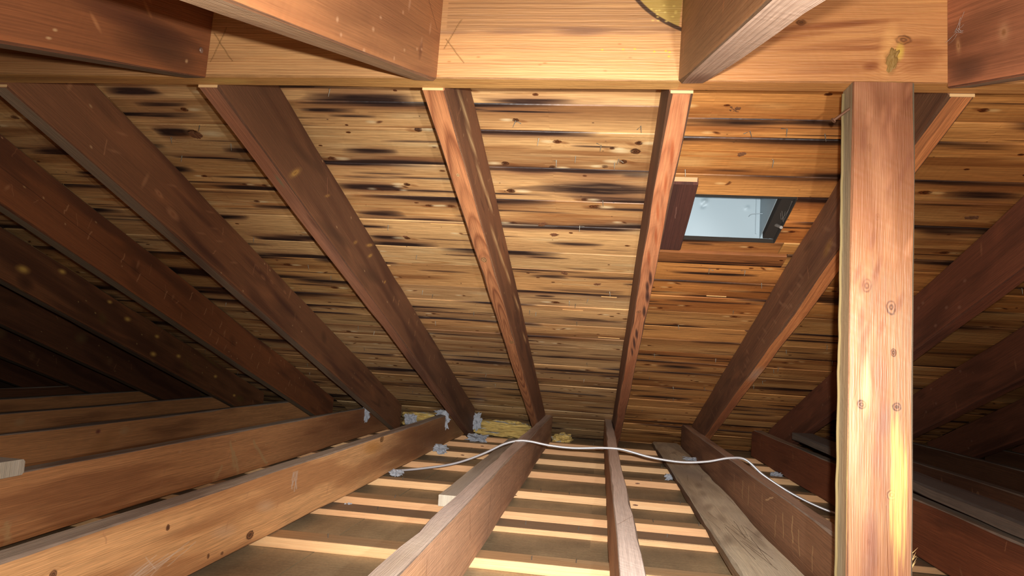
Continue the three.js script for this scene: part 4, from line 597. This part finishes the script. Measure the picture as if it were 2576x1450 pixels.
// flat planks: the wide face is the texture's side band, so width goes on B and thickness on A
function plank(name, x0, x1, y0, y1, z0, z1, tex, label, o = {}) {
  const p0 = V((x0 + x1) / 2 + (o.dx || 0), (y0 + y1) / 2 + (o.dy || 0), z1), p1 = V((x0 + x1) / 2, (y0 + y1) / 2, z0);
  const g = beam(p0, p1, V(0, (y1 - y0) / 2, 0), V((x1 - x0) / 2, 0, 0), { n: 50, c: o.c ?? 0.004, wob: o.wob ?? 0.002, seed: o.seed || 70, u0: o.u0 || 0, ...bandsOf(tex) });
  const m = mesh(name, g.translate(-p1.x, -y0, -z0), matOf(tex, 0.8)); m.position.set(p1.x, y0, z0); return tag(m, label, 'plank');
}
plank('loose_plank', 0.316, 0.4565, JB + 0.0035, -0.4085, -4.0, -1.15, plankTex, 'weathered grey-brown plank lying flat on the furring strips beside the scratched joist', { seed: 71, c: 0.006, wob: 0.003, dx: -0.009, u0: 0.2 });
plank('loose_plank', -0.44, -0.335, JB + 0.0035, -0.402, -3.55, -2.0, paleTex, 'pale dusty plank lying flat left of the middle joist, its sawn end facing the camera', { seed: 72, c: 0.003, wob: 0.001 });
plank('loose_plank', 0.82, 0.905, -0.262, -0.232, -3.08, -1.0, greyTex, 'slate-grey plank lying along the reddish joist behind the post', { seed: 73, c: 0.004, dx: 0.015, dy: -0.03 });
{
  const g = beam(V(-1.42, JT + 0.0175, -1.23), V(-1.132, JT + 0.0175, -1.23), V(0, 0.016, 0), V(0, 0, 0.05), { n: 14, c: 0.004, wob: 0.0015, seed: 74, ...bandsOf(paleTex) });
  const m = mesh('loose_board', g.translate(1.3, -JT, 1.23), matOf(paleTex, 0.8)); m.position.set(-1.3, JT, -1.23); tag(m, 'short pale grey board lying across the joist at the left edge', 'plank');
}
{ // cleat beside the vent
  const tex = timberTexture(88, 1, { early: [84, 46, 34], late: [66, 34, 26], blot: 0.3, blotCol: [44, 24, 18] }, { early: [80, 44, 32], late: [60, 32, 24] }, { early: [196, 150, 110], late: [150, 104, 70] }, (ctx, at, r) => { at(0); scratch(ctx, 0.1, 0.08, 0.15, 0.085, 0.004, '140,100,84', 0.7, r); });
  const x0 = 0.127, x1 = 0.201, h = 0.02, P0 = onDeck((x0 + x1) / 2, 1.652, -h / 2 - 0.001), P1 = onDeck((x0 + x1) / 2, 1.974, -h / 2 - 0.001);
  const B = V((x1 - x0) / 2, 0, 0), A = V(0, COS, -SIN).multiplyScalar(-h / 2);
  const g = beam(P0, P1, A, B, { n: 14, c: 0.002, wob: 0.0012, seed: 75, ...bandsOf(tex), L: 1 });
  const G = group('wood_cleat', [P0.x, P0.y, P0.z]); mesh('block', g.translate(-P0.x, -P0.y, -P0.z), matOf(tex, 0.7), G);
  const end = new THREE.BoxGeometry(x1 - x0 - 0.004, 0.0006, h - 0.004); end.rotateX(Math.PI / 2 - 0.3115); end.rotateX(0); const e = mesh('end_grain', new THREE.BoxGeometry(x1 - x0 - 0.003, h - 0.003, 0.0008), new THREE.MeshStandardMaterial({ color: 0xc09066, roughness: 0.9 }), G); e.rotation.x = 0.3115; e.position.set(0, 0.0, 0.0006); tag(e, 'pale sawn end');
  tag(G, 'short dark brown board fixed at the left side of the roof vent', 'board');
}
// ------------------------------------------------------------------ cable
{
  const pts = [[-0.80, -0.4335, -2.5], [-0.718, -0.431, -2.5], [-0.6, -0.412, -2.5], [-0.491, -0.385, -2.5], [-0.392, -0.342, -2.5], [-0.322, -0.304, -2.5], [-0.272, -0.289, -2.5], [-0.235, -0.2885, -2.5], [-0.165, -0.297, -2.5], [-0.08, -0.3, -2.5], [0.03, -0.291, -2.5], [0.087, -0.2905, -2.5], [0.198, -0.311, -2.5], [0.302, -0.318, -2.5], [0.387, -0.309, -2.5], [0.462, -0.291, -2.5], [0.51, -0.291, -2.5], [0.57, -0.337, -2.483], [0.653, -0.384, -2.453], [0.733, -0.416, -2.422], [0.79, -0.43, -2.4], [0.86, -0.4335, -2.38]].map((p) => V(...p));
  const m = new THREE.MeshStandardMaterial({ color: new THREE.Color().setRGB(0.56, 0.55, 0.56), roughness: 0.38, metalness: 0.45 });
  const g = new THREE.TubeGeometry(new THREE.CatmullRomCurve3(pts, false, 'centripetal'), 260, 0.0042, 10).translate(0, 0.29, 2.5);
  const o = mesh('electrical_cable', g, m); o.position.set(0, -0.29, -2.5); tag(o, 'grey electrical cable looping over the joists in the middle', 'cable');
}
// ------------------------------------------------------------------ insulation, fluff, webs
{
  const W = 256, d = new Uint8Array(W * W * 4); for (let y = 0; y < W; y++) for (let x = 0; x < W; x++) { const m = 0.72 + 0.5 * fbm(x / 9, y / 9) + 0.2 * (vn(x / 2, y / 2) - 0.5), g = sst(0.62, 0.75, fbm(x / 30 + 9, y / 30)), o = (y * W + x) * 4; d[o] = Math.min(255, (196 - 40 * g) * m); d[o + 1] = Math.min(255, (166 - 10 * g) * m); d[o + 2] = Math.min(255, (96 + 60 * g) * m); d[o + 3] = 255; }
  const t = new THREE.DataTexture(d, W, W); t.colorSpace = THREE.SRGBColorSpace; t.magFilter = THREE.LinearFilter; t.wrapS = t.wrapT = THREE.RepeatWrapping; t.needsUpdate = true;
  const m = new THREE.MeshStandardMaterial({ map: t, roughness: 1 });
  const batt = (x, y, z, rx, ry, rz, seed, label) => { const o = mesh('insulation_batt', lump(rx, ry, rz, seed, 0.36, 5, 4), m); o.position.set(x, y, z); tag(o, label, 'insulation', 'yellow insulation at the eave'); };
  batt(-0.52, -0.396, -3.93, 0.2, 0.05, 0.06, 2, 'long yellow insulation batt stuffed at the eave, left of the middle joist');
  batt(-0.99, -0.378, -3.93, 0.13, 0.045, 0.06, 3, 'small piece of yellow insulation at the eave behind the big honey-coloured joist');
  batt(-0.185, -0.425, -3.92, 0.06, 0.032, 0.04, 5, 'torn grey-yellow insulation scrap at the eave, right of the middle joist');
  const fm = new THREE.MeshStandardMaterial({ color: 0xa6a9b0, roughness: 1 });
  const fluff = (x, y, z, r, sy, seed, label) => { const o = mesh('cellulose_clump', lump(r, r * sy, r * 0.7, seed, 0.9, 4, 5), fm); o.position.set(x, y, z); tag(o, label, 'insulation fluff', 'grey fluff clumps'); };
  fluff(-0.735, -0.315, -3.36, 0.02, 1.9, 1, 'grey fluff hanging over the end of the big honey-coloured joist at the red-brown rafter');
  fluff(-0.765, -0.286, -3.38, 0.026, 0.5, 2, 'flat grey fluff on top of the big honey-coloured joist, beside the hanging lump');
  fluff(-1.158, -0.315, -3.42, 0.018, 2.0, 3, 'grey fluff hanging at the end of the gouged reddish joist');
  fluff(-0.615, -0.42, -3.62, 0.05, 0.4, 4, 'wide grey fluff heap on the last furring strip left of the insulation batt');
  fluff(-0.652, -0.352, -3.78, 0.024, 1.6, 5, 'grey fluff stuck to the foot of the red-brown rafter');
  fluff(-0.7, -0.428, -3.14, 0.03, 0.6, 6, 'small grey fluff clump at the bottom of the big joist, nearer than the heap');
  fluff(-0.70, -0.43, -2.45, 0.022, 0.5, 7, 'grey fluff beside the cable end at the big joist');
  fluff(-0.705, -0.455, -1.98, 0.016, 0.5, 8, 'nearest grey fluff speck under the big joist');
  fluff(-1.0, -0.36, -3.7, 0.03, 0.9, 9, 'grey fluff behind the big joist, left of the small insulation piece');
  fluff(0.8, -0.44, -3.25, 0.026, 0.6, 10, 'grey fluff clump by the reddish joist left of the post');
  fluff(0.31, -0.447, -3.0, 0.016, 0.8, 11, 'grey fluff at the left side of the flat plank');
  fluff(0.44, -0.402, -3.3, 0.035, 0.22, 12, 'grey crumbs of fluff on the flat plank beside the scratched joist');
  // cobwebs
  const wm = new THREE.MeshStandardMaterial({ color: 0xb9aea4, roughness: 1 });
  const web = (anchors, label, seed) => {
    const r = rng(seed), gs = []; for (let i = 0; i < 16; i++) { const a = anchors[Math.floor(r() * anchors.length)], b = anchors[Math.floor(r() * anchors.length)], j = () => (r() - 0.5) * 0.012, A = V(a[0] + j(), a[1] + j(), a[2] + j() * 0.3), B = V(b[0] + j(), b[1] + j(), b[2] + j() * 0.3), M = A.clone().lerp(B, 0.5); M.y -= 0.002 + 0.004 * r(); if (A.distanceTo(B) < 0.004) continue; gs.push(new THREE.TubeGeometry(new THREE.QuadraticBezierCurve3(A, M, B), 6, 0.00022, 3)); }
    const c = V(...anchors[0]), o = mesh('cobweb', mergeGeometries(gs).translate(-c.x, -c.y, -c.z), wm); o.position.copy(c); tag(o, label, 'cobweb');
  };
  const q = (x, s, n) => onDeck(x, s, n).toArray();
  web([q(0.44, 1.76, 0.01), q(0.41, 1.77, 0.03), q(0.435, 1.84, 0.005), q(0.44, 1.8, 0.03), q(0.425, 1.78, 0.02)], 'thin cobweb in the right corner of the roof vent opening', 3);
  web([[0.479, 0.505, -1.01], [0.476, 0.497, -0.99], [0.479, 0.512, -0.97], [0.479, 0.5, -1.03], [0.479, 0.509, -0.985]], 'pale cobweb on the side of the brown near rafter, top right', 4);
}
renderer.render(scene, camera);
